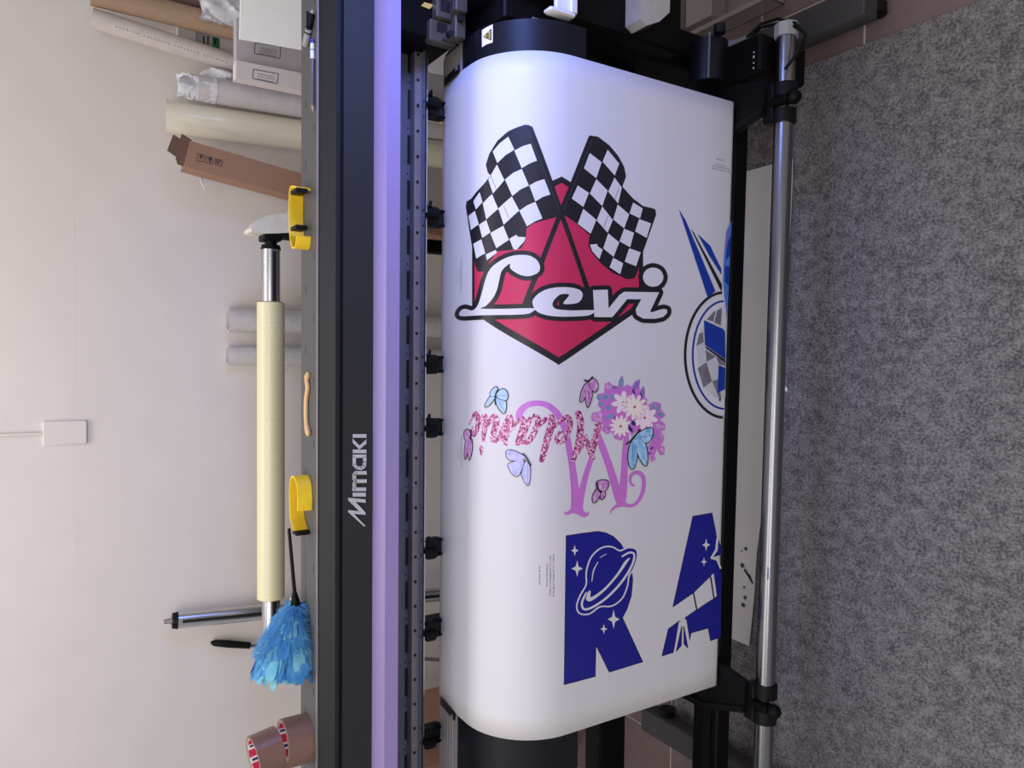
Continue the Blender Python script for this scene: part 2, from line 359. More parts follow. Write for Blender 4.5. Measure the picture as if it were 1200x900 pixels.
b = MB(); b.tube([(.668, 1.374, .965), (.668, 1.36, .965)], .006, 10); b.tube([(.70, 1.36, .945), (.70, 1.352, .945)], .007, 10); b.box((.676, 1.383, .962), (.694, 1.3845, .985)); b.box((.715, 1.373, .962), (.738, 1.3745, .982)); stuff(b.build('mechanism_hole', M_hole, mm))
b = MB(); c = at(499, 7, Y=1.41); b.prism([at(493, 7, Y=1.398), at(497, 3, Y=1.398), at(508, 6, Y=1.398), at(503, 11, Y=1.398)], (0, -.002, 0)); part(b, 'caution_sticker', M_warn)
b = MB(); b.extr([(1.40, .93), (1.33, .936), (1.27, .91), (1.235, .87), (1.232, .80), (1.30, .74), (1.45, .74), (1.45, .93)], .735, 1.45); part(b, 'end_cover', M_navy)
b = MB(); b.box((XA + .004, 1.26, .74), (.735, 1.45, .90), bev=.004); eb = part(b, 'end_block', M_black2)
b = MB(); b.box((.682, 1.2575, .800), (.695, 1.261, .835)); b.build('sensor_plate', M_steel, eb)
# warning sticker on the apron
def bent(px, py, off):
    P, s, N = on_paper(px, py); return P + N * off
# stand: legs, feet, casters, stretcher
b = MB(); b.box((-1.70, 1.40, .434), (.80, 1.46, .518), bev=.004); part(b, 'stretcher', M_black2)
b = MB(); b.obox((.775, 1.50, .36), (.80, 1.27, .17), (.02, 0, 0), (0, .006, .004)); part(b, 'leg_brace', M_slate)
for x in (.77, -1.26):
    b = MB(); b.box((x - .05, 1.33, .095), (x + .05, 1.50, .745), bev=.006); part(b, 'stand_leg', M_black2)
def foot(x, lift=0):
    g = MB(); g.box((x - .036, 1.01, .045), (x + .036, 1.70, .10), bev=.004); o = part(g, 'stand_foot', mat('foot_grey', (58, 56, 60), .6))
    for (yy, sx) in ((1.03, 1), (1.66, 1)):
        h = MB(); h.tube([(x - .012, yy, .028), (x + .012, yy, .028)], .028, 16); h.box((x - .016, yy - .014, .03), (x + .016, yy + .014, .046)); h.build('caster', M_black, o)
    h = MB(); h.tube([(x + .034, 1.615, .07), (x + .058, 1.615, .07)], [.02, .026], 12); h.build('foot_knob', M_black, o)
    o.location.z = lift
    return o
foot(.828); foot(-1.105, .0065)

# ink cabinet at the right end, under the end cover
b = MB(); b.box((.725, 1.275, .40), (1.45, 1.45, .742), bev=.006); ic = part(b, 'ink_cabinet', M_black2)
b = MB(); b.box((.705, 1.225, .772), (.80, 1.236, .800), bev=.003); b.box((.690, 1.205, .765), (.70, 1.23, .828), bev=.003); b.box((.70, 1.21, .756), (.80, 1.235, .774), bev=.003); wl = part(b, 'front_lever', M_white)
b = MB(); b.tube([(.745, 1.226, .786), (.745, 1.222, .786)], .011, 14); b.build('lever_hole', M_hole, wl)
b = MB(); poly = [(.745, .575), (.735, .556), (.752, .520), (.78, .490), (1.0, .485), (1.0, .575)]
b.prism([(x, 1.225, z) for x, z in poly], (0, .05, 0)); tag_ = part(b, 'bottle_tray', mat('glossy_white', (176, 172, 168), .15, coat=.5))

# ------------------------------------------------------------------ take-up unit (hangs slightly low at its right end)
tu = thing('take_up_unit', (-.2, 1.25, .009), 'black take-up beam with brackets carrying a long satin steel tube', 'take-up roller')
b = MB(); b.box((-1.7, 1.222, .240), (.72, 1.300, .288), bev=.004); bm_ = part(b, 'take_up_beam', M_black2, tu)
b = MB(); b.box((-1.7, 1.240, .2878), (.62, 1.262, .290)); b.build('beam_channel', M_black, bm_)
b = MB(); b.tube([(-1.7, 1.106, .262), (.745, 1.106, .262)], .0215, 32); tb = part(b, 'steel_tube', M_alu, tu)
b = MB(); b.tube([(.735, 1.106, .262), (.765, 1.106, .262)], .0265, 8); b.build('tube_cap', mat('cap_grey', (150, 152, 156), .6), tb)
b = MB(); c = Vector((-.48, 1.094, .2815)); b.prism([c + Vector((dx, -dy * .8, dy * .6)) for dx, dy in ((-.016, .002), (-.008, .008), (.010, .006), (.016, -.004), (.004, -.009), (-.010, -.006))], (0, -.0004, .0006)); b.build('tape_scrap', mat('blue_tape', (66, 66, 178), .5), tb)
def bracket(x, sgn):
    g = MB(); zz = .268
    pts = [(x + .068 * 1, 1.315), (x + .068, 1.25), (x + .040, 1.128), (x - .030, 1.128), (x - .068, 1.25), (x - .068, 1.325), (x - .058, 1.34), (x + .058, 1.34)]
    g.prism([(a, y, zz + .024) for a, y in pts], (0, 0, .014)); o = part(g, 'tube_bracket', M_black, tu)
    h = MB()
    for i in range(9):
        for j in range(12):
            a = x - .05 + i * .0115 + (j % 2) * .0057; y = 1.14 + j * .0135
            if abs(a - x) > .034 + (y - 1.128) * .22: continue
            h.prism([(a - .0045, y, zz + .038), (a, y - .003, zz + .038), (a + .0045, y, zz + .038), (a, y + .003, zz + .038)], (0, 0, .0012))
    stuff(h.build('tread', M_black, o))
    h = MB(); h.prism([(p[0], p[1], zz + .036) for p in ((x - .030, 1.128), (x - .068, 1.25), (x - .068, 1.33), (x - .052, 1.33), (x - .052, 1.25), (x - .016, 1.128))], (0, 0, .008)); h.build('rim', M_black, o)
    h = MB(); h.pipe((x - .052, 1.106, .262), (x - .022, 1.106, .262), .0275, .0216); h.pipe((x + .006, 1.106, .262), (x + .036, 1.106, .262), .0275, .0216)
    h.box((x - .05, 1.115, .262), (x + .035, 1.142, .292), bev=.003); h.build('collar', M_black, o)
    h = MB(); h.box((x - .018, 1.078, .27), (x + .002, 1.12, .296), bev=.003); h.ball((x - .008, 1.064, .283), .0165); h.build('clamp_knob', M_black2, o)
    return o
bracket(-.776, -1); bracket(.594, 1)
b = MB(); b.box((.655, 1.13, .155), (.745, 1.30, .32), bev=.006); mo = part(b, 'drive_box', M_black2, tu)
b = MB()
for k, (dz, w) in enumerate(((.3205, .004), (.3205, .003), (.3205, .006), (.3205, .003))): b.box((.665 + k * .012, 1.145, dz - .001), (.665 + k * .012 + w, 1.149, dz))
b.build('drive_print', M_silver, mo)
b = MB(); b.tube([(.665, 1.275, .33), (.765, 1.275, .33)], .045, 20); b.tube([(.765, 1.225, .35), (.785, 1.225, .35)], .014, 12); mt = part(b, 'drive_motor', M_navy, tu)
b = MB(); b.box((.66, 1.231, .372), (.765, 1.234, .376)); b.build('motor_seam', M_slate, mt)
for (o1, o2, o3) in ((0, 0, 0), (.014, -.02, .02)):
    b = MB(); b.tube([at(868 + o1 * 300, 44 + o1 * 100, Y=1.2), at(885, 28 + o1 * 300, Y=1.17), at(905, 22 + o1 * 400, Y=1.12), at(925, 27 + o1 * 300, Y=1.08), at(938, 40, Y=1.05), at(934 - o1 * 300, 58, Y=1.05), at(922, 72, Y=1.065), at(914, 82, Y=1.075)], .0035, 8); part(b, 'cable', M_black, tu)
tu.rotation_euler.y = .020

# ------------------------------------------------------------------ printed vinyl over the platen
SL = [0.0]
for a, c in zip(PROF, PROF[1:]): SL.append(SL[-1] + (Vector(c) - Vector(a)).length)
def s_pt(s):
    s = min(max(s, 0), SL[-1])
    for i in range(len(SL) - 1):
        if s <= SL[i + 1] + 1e-9:
            t = (s - SL[i]) / (SL[i + 1] - SL[i]); a, c = Vector(PROF[i]), Vector(PROF[i + 1]); return a + (c - a) * t, i
def s_nrm(s):
    a = s_pt(s - .004)[0]; c = s_pt(s + .004)[0]; t = (c - a).normalized(); return Vector((0, t.y, -t.x))   # away from the platen
SB = SL[-1]; LAST = PROF[-1]
def tail(x):    # drop below z=.40 to the bottom turn
    return .305 - .0175 * x
PS = []                                   # profile + hanging end, per edge
def on_paper(px, py):
    """Where the sight line of a photo pixel meets the vinyl: returns (X, s)."""
    a, d, f = px - 600, py - 450, FPX
    D = Vector([MC[i][0] * a + MC[i][1] * d + MC[i][2] * f for i in range(3)])
    k = D.z / D.y; best = None
    for i in range(3, len(PROF) - 1):
        (y0, z0), (y1, z1) = PROF[i], PROF[i + 1]
        g0 = z0 - 1.68 - k * y0; g1 = z1 - 1.68 - k * y1
        if (g0 <= 0) != (g1 <= 0) or (i == len(PROF) - 2 and best is None):
            t = g0 / (g0 - g1); y = y0 + (y1 - y0) * t; sv = SL[i] + t * (SL[i + 1] - SL[i])
            best = (D.x / D.y * y, sv)
            break
    return best
def map_paper(x, s, off):
    if s > SB:
        z = LAST[1] - (s - SB); return Vector((x, LAST[0] - off, z))
    p, _ = s_pt(s); n = s_nrm(s); return Vector((x, p.x, p.y)) + n * off
XL, XR = -.762, .611
vs_ = thing('printed_vinyl', (-.075, 1.2, .31), 'white vinyl sheet with colourful prints hanging over the printer front', 'printed sheet')
cols = 30; rows = list(SL) + [SB + t for t in (.03, .06)]
b = MB(); V = []
def bend_rows(x):
    zt = tail(x) + .018; out = []
    for k in range(9):
        a = k / 8 * pi * .8; out.append((1.2 + .018 - .018 * cos(a), zt - .018 * sin(a)))
    out.append((1.26, zt + .03)); return out
grid = []
for i in range(cols + 1):
    x = XL + (XR - XL) * i / cols
    colp = [map_paper(x, s, 0) for s in SL] + [Vector((x, y, z)) for y, z in bend_rows(x)]
    grid.append(colp)
nr = len(grid[0]); b.add([p for c in grid for p in c], [(i * nr + j, i * nr + j + 1, (i + 1) * nr + j + 1, (i + 1) * nr + j) for i in range(cols) for j in range(nr - 1)])
film = part(b, 'film', M_paper, vs_, 60)
sm = film.modifiers.new('thickness', 'SOLIDIFY'); sm.thickness = .0006; sm.offset = 0

LV = .00009
def crop(ox, oy, sc): return lambda pts: [(ox + p[0] / sc, oy + p[1] / sc) + tuple(q / sc for q in p[2:]) for p in pts]
def smoothp(pts, n=6):
    out = []
    for i in range(len(pts) - 1):
        P = [Vector(pts[max(i - 1, 0)]), Vector(pts[i]), Vector(pts[i + 1]), Vector(pts[min(i + 2, len(pts) - 1)])]
        for k in range(n):
            t = k / n; out.append(tuple(.5 * ((2 * P[1]) + (P[2] - P[0]) * t + (2 * P[0] - 5 * P[1] + 4 * P[2] - P[3]) * t * t + (3 * P[1] - P[0] - 3 * P[2] + P[3]) * t ** 3)))
    return out + [tuple(pts[-1])]
def closed_smooth(pts, n=5):
    m = len(pts); out = []
    for i in range(m):
        P = [Vector(pts[(i + j) % m]) for j in (-1, 0, 1, 2)]
        for k in range(n):
            t = k / n; out.append(tuple(.5 * ((2 * P[1]) + (P[2] - P[0]) * t + (2 * P[0] - 5 * P[1] + 4 * P[2] - P[3]) * t * t + (3 * P[1] - P[0] - 3 * P[2] + P[3]) * t ** 3)))
    return out
def disc(x, y, rx, ry=None, n=10, rot=0):
    ry = ry or rx; return [(x + rx * cos(a) * cos(rot) - ry * sin(a) * sin(rot), y + rx * cos(a) * sin(rot) + ry * sin(a) * cos(rot)) for a in [2 * pi * k / n for k in range(n)]]
def stroke(pts, w=None, sm_=True, closed=False, dn=8):
    """A pen line of given width: pts are (x, y) or (x, y, width)."""
    P = [(p[0], p[1], p[2] if len(p) > 2 else w) for p in pts]
    if closed: P = P + [P[0]]
    if sm_ and len(P) > 2: P = smoothp(P, 5)
    out = []
    for a, c in zip(P, P[1:]):
        d = Vector((c[0] - a[0], c[1] - a[1]))
        if d.length < 1e-6: continue
        d.normalize(); n = Vector((-d.y, d.x))
        out.append([(a[0] + n.x * a[2] / 2, a[1] + n.y * a[2] / 2), (c[0] + n.x * c[2] / 2, c[1] + n.y * c[2] / 2), (c[0] - n.x * c[2] / 2, c[1] - n.y * c[2] / 2), (a[0] - n.x * a[2] / 2, a[1] - n.y * a[2] / 2)])
    for p in P: out.append(disc(p[0], p[1], p[2] / 2, n=dn))
    return out
def inside(x, y, q):
    c = False; j = q[-1]
    for i in q:
        if (i[1] > y) != (j[1] > y) and x < (j[0] - i[0]) * (y - i[1]) / (j[1] - i[1]) + i[0]: c = not c
        j = i
    return c
def prnt(name, layers, parent, raw=None):
    """layers: (material, level, polygons in photo pixels); printed onto the vinyl as thin ink films."""
    me = bpy.data.meshes.new(name); bm = bmesh.new(); lev = bm.verts.layers.float.new('lv') ; mats = []
    for (m, lvl, polys) in layers:
        if m not in mats: mats.append(m)
        mi = mats.index(m); V = []; F = []
        for poly in polys:
            q = [on_paper(*p[:2]) for p in poly]
            q = [(min(max(x, XL + .001), XR - .001), s) for x, s in q]
            ar = sum(a[0] * c[1] - a[1] * c[0] for a, c in zip(q, q[1:] + q[:1]))
            if len(q) < 3 or abs(ar) < 1e-9: continue
            if ar < 0: q.reverse()
            F.append(list(range(len(V), len(V) + len(q)))); V += [Vector(p) for p in q]
        if not F: continue
        nv, _, nf, _, _, of = delaunay_2d_cdt(V, [], F, 0, 1e-6, True)      # union: overlapping strokes become one film
        vs = [bm.verts.new((p[0], p[1], 0)) for p in nv]
        for v in vs: v[lev] = lvl
        polysq = [[V[k] for k in f] for f in F]; boxes = [(min(p[0] for p in q), max(p[0] for p in q), min(p[1] for p in q), max(p[1] for p in q)) for q in polysq]
        for f in nf:
            cx, cy = sum(nv[k][0] for k in f) / 3, sum(nv[k][1] for k in f) / 3
            if any(bx[0] <= cx <= bx[1] and bx[2] <= cy <= bx[3] and inside(cx, cy, q) for bx, q in zip(boxes, polysq)):
                try: bm.faces.new([vs[k] for k in f]).material_index = mi
                except ValueError: pass
    bmesh.ops.delete(bm, geom=[v for v in bm.verts if not v.link_faces], context='VERTS')
    ss = [v.co.y for v in bm.verts]; lo, hi = min(ss), max(ss)
    for s in SL:
        if lo < s < hi: bmesh.ops.bisect_plane(bm, geom=bm.verts[:] + bm.edges[:] + bm.faces[:], plane_co=(0, s, 0), plane_no=(0, 1, 0), dist=1e-6)
    base = Vector(parent['_b'])
    for v in bm.verts: v.co = map_paper(v.co.x, v.co.y, .00045 + LV * v[lev]) - base
    bm.normal_update()
    for f in bm.faces:
        if f.normal.dot(Vector((0, -1, .3))) < 0: f.normal_flip()
    bm.to_mesh(me); bm.free()
    for m in mats: me.materials.append(m)
    me.shade_smooth()
    o = bpy.data.objects.new(name, me); col.objects.link(o); o.parent = parent; o['_b'] = list(base); return o

A = crop(520, 130, 4.2857); B = crop(520, 270, 4.2857); Cc = crop(520, 420, 4.2857); Dd = crop(600, 600, 4.2857)
E_ = crop(760, 150, 6); F_ = crop(760, 300, 4.5); G = crop(540, 430, 8.5714); H = crop(640, 430, 8); I_ = crop(590, 520, 6.3158); J = crop(530, 470, 10)
# --- crossed chequered flags over a red diamond
dia = A([(592, 330), (1000, 600), (1002, 985), (577, 1275), (143, 1002), (143, 600)])
din = A([(592, 362), (978, 628), (980, 965), (577, 1238), (155, 975), (155, 640)])
emb = prnt('emblem_print', [(M_ink, 0, [dia] + stroke(dia[:1] + dia[3:4], 1, False)), (M_red, 1, [din])], vs_)
emb['label'] = 'red diamond emblem with black border'
lf = A([(430, 72), (410, 69), (370, 82), (325, 102), (270, 150), (230, 215), (212, 270), (222, 310), (236, 325), (200, 370), (140, 440), (116, 455), (112, 480), (125, 570), (145, 690), (160, 780), (172, 806), (200, 808), (270, 705), (330, 700), (390, 690), (412, 650), (415, 590), (450, 565), (580, 530), (440, 85)])
cl = [[(247, 205), (283, 162), (325, 130), (340, 162), (355, 195), (312, 222), (270, 262)], [(355, 200), (395, 178), (437, 165), (468, 250), (430, 265), (392, 288)], [(225, 345), (245, 310), (268, 270), (305, 348), (275, 385), (248, 415)], [(308, 345), (348, 312), (392, 292), (428, 375), (385, 395), (345, 428)],
      [(430, 375), (465, 355), (505, 343), (535, 420), (498, 432), (460, 455)], [(150, 455), (182, 408), (196, 458), (163, 495)], [(197, 465), (243, 418), (275, 492), (215, 545)], [(275, 490), (342, 430), (380, 500), (302, 572)], [(380, 502), (418, 475), (460, 457), (495, 540), (458, 555), (418, 580)],
      [(125, 528), (158, 502), (178, 570), (138, 598)], [(178, 573), (215, 548), (236, 610), (195, 638)], [(235, 614), (300, 577), (328, 648), (265, 690)], [(330, 642), (365, 622), (372, 632), (412, 635), (405, 655), (365, 698), (350, 693)], [(150, 668), (190, 645), (210, 715), (165, 742)], [(212, 722), (262, 698), (268, 712), (218, 750)]]
rf = A([(745, 125), (728, 135), (640, 350), (600, 450), (588, 510), (605, 525), (660, 560), (732, 625), (725, 675), (742, 712), (790, 768), (850, 815), (920, 845), (955, 842), (970, 815), (1003, 700), (1066, 520), (1062, 495), (1045, 488), (1000, 478), (950, 440), (896, 380), (915, 330), (905, 280), (875, 225), (830, 172), (775, 130)])
crr = [[(822, 195), (880, 265), (858, 325), (797, 255)], [(732, 212), (792, 258), (765, 338), (703, 288)], [(857, 335), (893, 385), (875, 465), (825, 405)], [(765, 343), (822, 400), (795, 478), (733, 415)], [(950, 460), (998, 490), (985, 540), (932, 515)], [(873, 470), (930, 520), (905, 590), (850, 545)],
       [(795, 480), (848, 548), (822, 612), (767, 550)], [(672, 375), (728, 412), (700, 482), (642, 440)], [(700, 492), (765, 547), (737, 617), (672, 567)], [(980, 543), (1040, 565), (1018, 638), (960, 605)], [(905, 592), (955, 612), (935, 685), (882, 655)], [(825, 615), (880, 660), (852, 733), (800, 690)],
       [(930, 690), (988, 710), (965, 780), (908, 757)], [(850, 738), (900, 765), (885, 820), (832, 785)], [(733, 672), (768, 668), (775, 682), (797, 697), (780, 745), (745, 705)]]
f1 = prnt('flag_print', [(M_ink, 2, [lf]), (M_iwhite, 3, [A(p) for p in cl]), (M_ink, 4, stroke(A([(236, 325), (265, 392)]), .5, False) + stroke(A([(302, 478), (328, 540)]), .5, False)), (M_ink, 4, stroke(A([(436, 88), (590, 520), (725, 905), (742, 975)]), 5.6, False)), (M_text, 5, stroke(A([(424, 102), (585, 520)]), .7, False) + stroke(A([(602, 560), (725, 950)]), .7, False))], emb)
f2 = prnt('flag_print', [(M_ink, 2, [rf]), (M_iwhite, 3, [A(p) for p in crr]), (M_ink, 4, stroke(A([(880, 388), (858, 445)]), .5, False) + stroke(A([(825, 528), (802, 585)]), .5, False)), (M_ink, 5, stroke(A([(737, 135), (590, 500), (405, 975)]), 5.6, False)), (M_text, 6, stroke(A([(742, 150), (600, 500)]), .7, False) + stroke(A([(560, 610), (505, 745)]), .7, False) + stroke(A([(460, 850), (410, 960)]), .7, False))], emb)
Lp = closed_smooth(B([(335, 190), (333, 168), (312, 182), (292, 205), (282, 240), (268, 300), (245, 345), (212, 380), (188, 393), (300, 394), (452, 391), (450, 405), (400, 422), (200, 426), (86, 430), (90, 402), (112, 394), (146, 402), (172, 378), (190, 325), (215, 235), (240, 188), (290, 150), (350, 127), (420, 125), (465, 147), (483, 182), (475, 210), (440, 228), (400, 228), (362, 212)]), 3)
ep = closed_smooth(B([(445, 365), (455, 338), (490, 308), (540, 290), (600, 285), (655, 290), (688, 305), (696, 325), (686, 352), (660, 367), (600, 369), (614, 345), (628, 322), (592, 320), (570, 332), (550, 355), (545, 375), (556, 391), (580, 398), (650, 402), (752, 400), (750, 415), (720, 428), (640, 433), (560, 432), (500, 422), (462, 402)]), 3)
vp = B([(748, 300), (822, 298), (826, 392), (880, 325), (905, 308), (1080, 311), (1036, 405), (1040, 412), (1100, 394), (1120, 398), (1120, 415), (1100, 435), (1060, 444), (1000, 443), (968, 425), (962, 398), (990, 346), (920, 345), (845, 436), (755, 435)])
dot = disc(520 + 1050 / 4.2857, 270 + 235 / 4.2857, 12, 11.3, 24)
o = prnt('lettering', [(M_ink, 6, [Lp, ep, vp, dot] + sum([stroke(p, 10.4, False, True) for p in (Lp, ep, vp, dot)], []) + [B([(600, 330), (690, 290), (760, 300), (760, 420), (560, 420)])]), (M_iwhite, 8, [Lp, ep, vp, dot])], emb)
# --- orchid monogram with a glitter name, flowers and butterflies
mono = prnt('monogram_print', [(M_lil, 0, stroke(G([(585, 505, 70), (600, 445, 72), (670, 382, 60), (780, 364, 56), (880, 390, 60), (960, 460, 68), (1015, 550, 66), (1060, 680, 62), (1095, 860, 66)])) + stroke(I_([(491, 62, 48), (510, 180, 52), (528, 330, 60), (540, 470, 84)])) +
    [I_([(443, 500), (455, 508), (475, 500), (492, 488), (500, 450), (585, 450), (592, 495), (612, 512), (635, 500), (630, 525), (605, 545), (575, 540), (540, 520), (510, 513), (480, 527), (455, 525)])] +
    stroke(I_([(655, 95, 36), (610, 230, 42), (575, 370, 50), (555, 450, 66)])) + stroke(I_([(695, -85, 34), (722, 0, 50), (770, 130, 54), (815, 270, 58), (850, 390, 66), (870, 430, 70)])) + stroke(I_([(912, -110, 34), (900, 60, 48), (893, 200, 52), (885, 330, 60), (868, 425, 76)])) +
    stroke(I_([(790, 520, 8), (800, 492, 14), (830, 465, 24), (880, 448, 36), (940, 460, 24), (990, 432, 26), (1028, 360, 30), (1038, 290, 32), (1030, 242, 34), (995, 213, 32), (952, 225, 26), (935, 265, 22), (945, 298, 20), (965, 310, 16)])))], vs_)
mono['label'] = 'orchid monogram letter with curled ends'
gl = [[(88, 582, 6), (112, 520, 18), (150, 468, 44), (172, 500, 52), (180, 575, 52), (152, 650, 46), (126, 690, 34), (112, 645, 26), (116, 606, 18)], [(176, 580, 36), (215, 520, 36), (240, 495, 60), (252, 560, 60), (236, 650, 50), (228, 740, 34)], [(205, 802, 28), (208, 838, 42), (207, 876, 28)], [(270, 590, 30), (310, 520, 50), (345, 500, 66), (358, 540, 66), (345, 620, 62), (322, 700, 56), (335, 745, 50), (380, 715, 46), (430, 620, 56), (484, 500, 50)],
      [(490, 500, 60), (502, 560, 62), (475, 640, 62), (440, 735, 56), (462, 776, 34)], [(520, 620, 30), (560, 560, 40), (622, 528, 66), (632, 570, 62), (605, 660, 60), (572, 765, 56)], [(640, 745, 40), (665, 760, 50), (715, 700, 60), (760, 600, 60), (775, 530, 62), (740, 500, 60), (690, 540, 54), (650, 640, 46), (620, 760, 40)], [(790, 590, 34), (850, 530, 50), (905, 508, 70), (912, 570, 74), (875, 700, 74), (838, 840, 64), (812, 935, 50)],
      [(930, 610, 34), (1000, 545, 36), (1060, 505, 52), (1092, 540, 62), (1088, 620, 58), (1045, 715, 54), (985, 755, 50), (958, 720, 42), (985, 665, 38), (1020, 655, 28)]]
mh = [[(300, 440, 66), (322, 520, 66), (314, 640, 66), (292, 760, 60), (250, 880, 40)], [(290, 800, 50), (340, 725, 46), (372, 645, 28)], [(372, 645, 28), (400, 760, 54), (438, 856, 44)], [(490, 520, 64), (466, 640, 66), (436, 750, 64), (420, 820, 50)]]
prnt('glitter_lettering', [(M_glit, 2, sum([stroke(G(p)) for p in gl], []) + sum([stroke(H(p)) for p in mh], []))], mono)
blob = H([(470, 290), (480, 255), (540, 245), (548, 160), (590, 138), (620, 170), (670, 180), (690, 110), (712, 76), (727, 130), (722, 190), (760, 163), (800, 185), (830, 130), (878, 113), (870, 165), (880, 220), (912, 170), (924, 230), (925, 290), (947, 300), (935, 352), (970, 350), (1000, 325), (1030, 328), (1072, 343), (1077, 400), (1117, 452), (1090, 482), (1050, 490), (1075, 503), (1117, 540), (1112, 590), (1072, 605), (1107, 650), (1092, 712), (1072, 732), (1112, 752), (1102, 822), (1060, 828), (1040, 770), (1012, 832), (1028, 862), (985, 894), (950, 830), (945, 760), (985, 700), (1000, 600), (960, 560), (850, 600), (800, 650), (772, 580), (735, 640), (705, 692), (640, 672), (613, 610), (570, 632), (510, 590), (535, 540), (515, 520), (470, 512), (425, 510), (418, 470), (430, 430), (480, 420), (520, 400), (480, 360), (490, 320)])
def petals(cx, cy, r, n, w, ph=0): return [H(disc(cx + r * .55 * cos(2 * pi * k / n + ph), cy + r * .55 * sin(2 * pi * k / n + ph), r * .46, r * w, 12, 2 * pi * k / n + ph)) for k in range(n)]
def rims(cx, cy, r, n, w, ph=0): return [H(disc(cx + r * .55 * cos(2 * pi * k / n + ph), cy + r * .55 * sin(2 * pi * k / n + ph), r * .46 + 4, r * w + 4, 12, 2 * pi * k / n + ph)) for k in range(n)]
def leaf(cx, cy, l, w, ang): return H([(cx + l * (t - .5) * cos(ang) - s_ * w * sin(pi * t) * sin(ang) / 2, cy + l * (t - .5) * sin(ang) + s_ * w * sin(pi * t) * cos(ang) / 2) for s_, ts in ((1, (0, .15, .35, .6, .85, 1)), (-1, (.85, .6, .35, .15))) for t in ts])
lay = [(M_lil, 3, [blob]), (M_teal, 4, [H(disc(x, y, 24, 26)) for x, y in ((495, 285), (555, 280), (612, 282), (515, 348), (580, 382))] + [leaf(698, 145, 110, 44, -1.45), leaf(590, 466, 90, 40, -.4), leaf(1003, 372, 80, 34, -1.2), leaf(1045, 388, 80, 36, -1.0), leaf(1072, 448, 76, 44, .3), leaf(1010, 650, 50, 24, .4)]),
       (M_violet, 4, [leaf(845, 172, 120, 46, -1.0), leaf(900, 242, 120, 42, -1.35), leaf(640, 195, 60, 30, .2)]), (M_bpink, 4, [H(disc(x, y, 24, 28)) for x, y in ((585, 185), (1088, 558), (1070, 655), (1080, 780), (980, 780), (985, 850), (1040, 560), (455, 470), (500, 450), (500, 495), (575, 585))])]
for i, (cx, cy, r, n, m, ph) in enumerate(((695, 555, 104, 12, M_petal2, .1), (720, 335, 112, 7, M_petal, .3), (920, 475, 124, 8, M_petal, .2), (825, 375, 124, 11, M_petal2, 0))):
    w = .15 if n > 10 else .23; lay += [(M_lil, 5 + 2 * i, rims(cx, cy, r, n, w, ph)), (m, 6 + 2 * i, petals(cx, cy, r, n, w, ph)), (M_core, 7 + 2 * i + .5, [H(disc(cx, cy, 13))])]
lay += [(M_deep, 14, [leaf(815, 528, 60, 40, .9), leaf(785, 578, 80, 34, 1.0), leaf(985, 762, 40, 18, -.3), leaf(965, 810, 30, 12, .8), leaf(640, 470, 26, 16, 1.2), leaf(815, 232, 60, 18, 1.2), leaf(885, 262, 50, 14, 1.1)])]
prnt('flower_spray', lay, mono)
def bfly(wings, m, cr_, body, lv, w=2.1, inner=None):
    ws = [closed_smooth(cr_(p), 4) for p in wings]
    prnt('butterfly_print', [(M_ink, lv, sum([stroke(p, w, False, True, 6) for p in ws], [])), (m, lv + 1, ws), (M_ink, lv + 2, stroke(cr_(body), w * .9) + sum([stroke([cr_(body)[len(body) // 2][:2], p[len(p) // 2]], .3, False) for p in ws], []))], mono)
bfly([[(355, 202), (312, 240), (302, 288), (345, 290), (375, 245), (366, 210)], [(360, 280), (400, 232), (440, 227), (468, 262), (472, 308), (450, 332), (390, 318)], [(345, 302), (300, 302), (267, 350), (250, 398), (290, 382), (338, 322)], [(357, 312), (372, 390), (420, 455), (448, 452), (455, 352), (400, 332)]], M_bblue, G, [(372, 235), (352, 290), (352, 375)], 15)
bfly([[(400, 130), (440, 112), (470, 142), (480, 190), (460, 233), (425, 212), (405, 160)], [(392, 142), (350, 182), (322, 260), (317, 326), (355, 290), (385, 202)], [(396, 152), (376, 230), (367, 300), (385, 376), (418, 300), (424, 240), (408, 182)]], M_bpink, H, [(355, 125), (395, 130), (430, 95)], 15)
bfly([[(22, 58), (60, 48), (130, 77), (163, 105), (120, 123), (60, 122), (30, 103)], [(37, 152), (80, 132), (150, 122), (132, 198), (105, 238), (75, 228), (47, 190)], [(162, 130), (185, 150), (198, 200), (188, 298), (170, 298), (142, 250), (137, 210)]], M_blav, I_, [(145, 72), (175, 105), (202, 160)], 15, 1.7)
bfly([[(690, 282), (740, 270), (772, 282), (768, 318), (740, 348), (690, 328)], [(690, 332), (713, 360), (690, 418), (662, 433), (657, 390)], [(720, 360), (743, 352), (748, 380), (730, 408), (713, 400)]], M_bpink, I_, [(690, 290), (700, 340), (720, 360)], 15)
bfly([[(800, 680), (860, 620), (930, 582), (985, 572), (990, 640), (960, 698), (930, 712), (870, 670)], [(800, 690), (772, 770), (765, 860), (780, 935), (803, 956), (825, 930), (845, 840), (840, 740), (828, 682)], [(832, 672), (850, 800), (890, 890), (925, 923), (942, 903), (940, 800), (925, 722), (870, 672)]], M_bsky, H, [(748, 722), (800, 680), (875, 585)], 17)
bfly([[(152, 352), (190, 337), (220, 360), (213, 430), (170, 458), (150, 420)], [(170, 462), (213, 442), (200, 560), (160, 678), (152, 600)], [(215, 442), (238, 470), (238, 580), (207, 688), (196, 590)]], M_bpink, J, [(225, 340), (225, 400), (215, 440)], 15, 1.6)
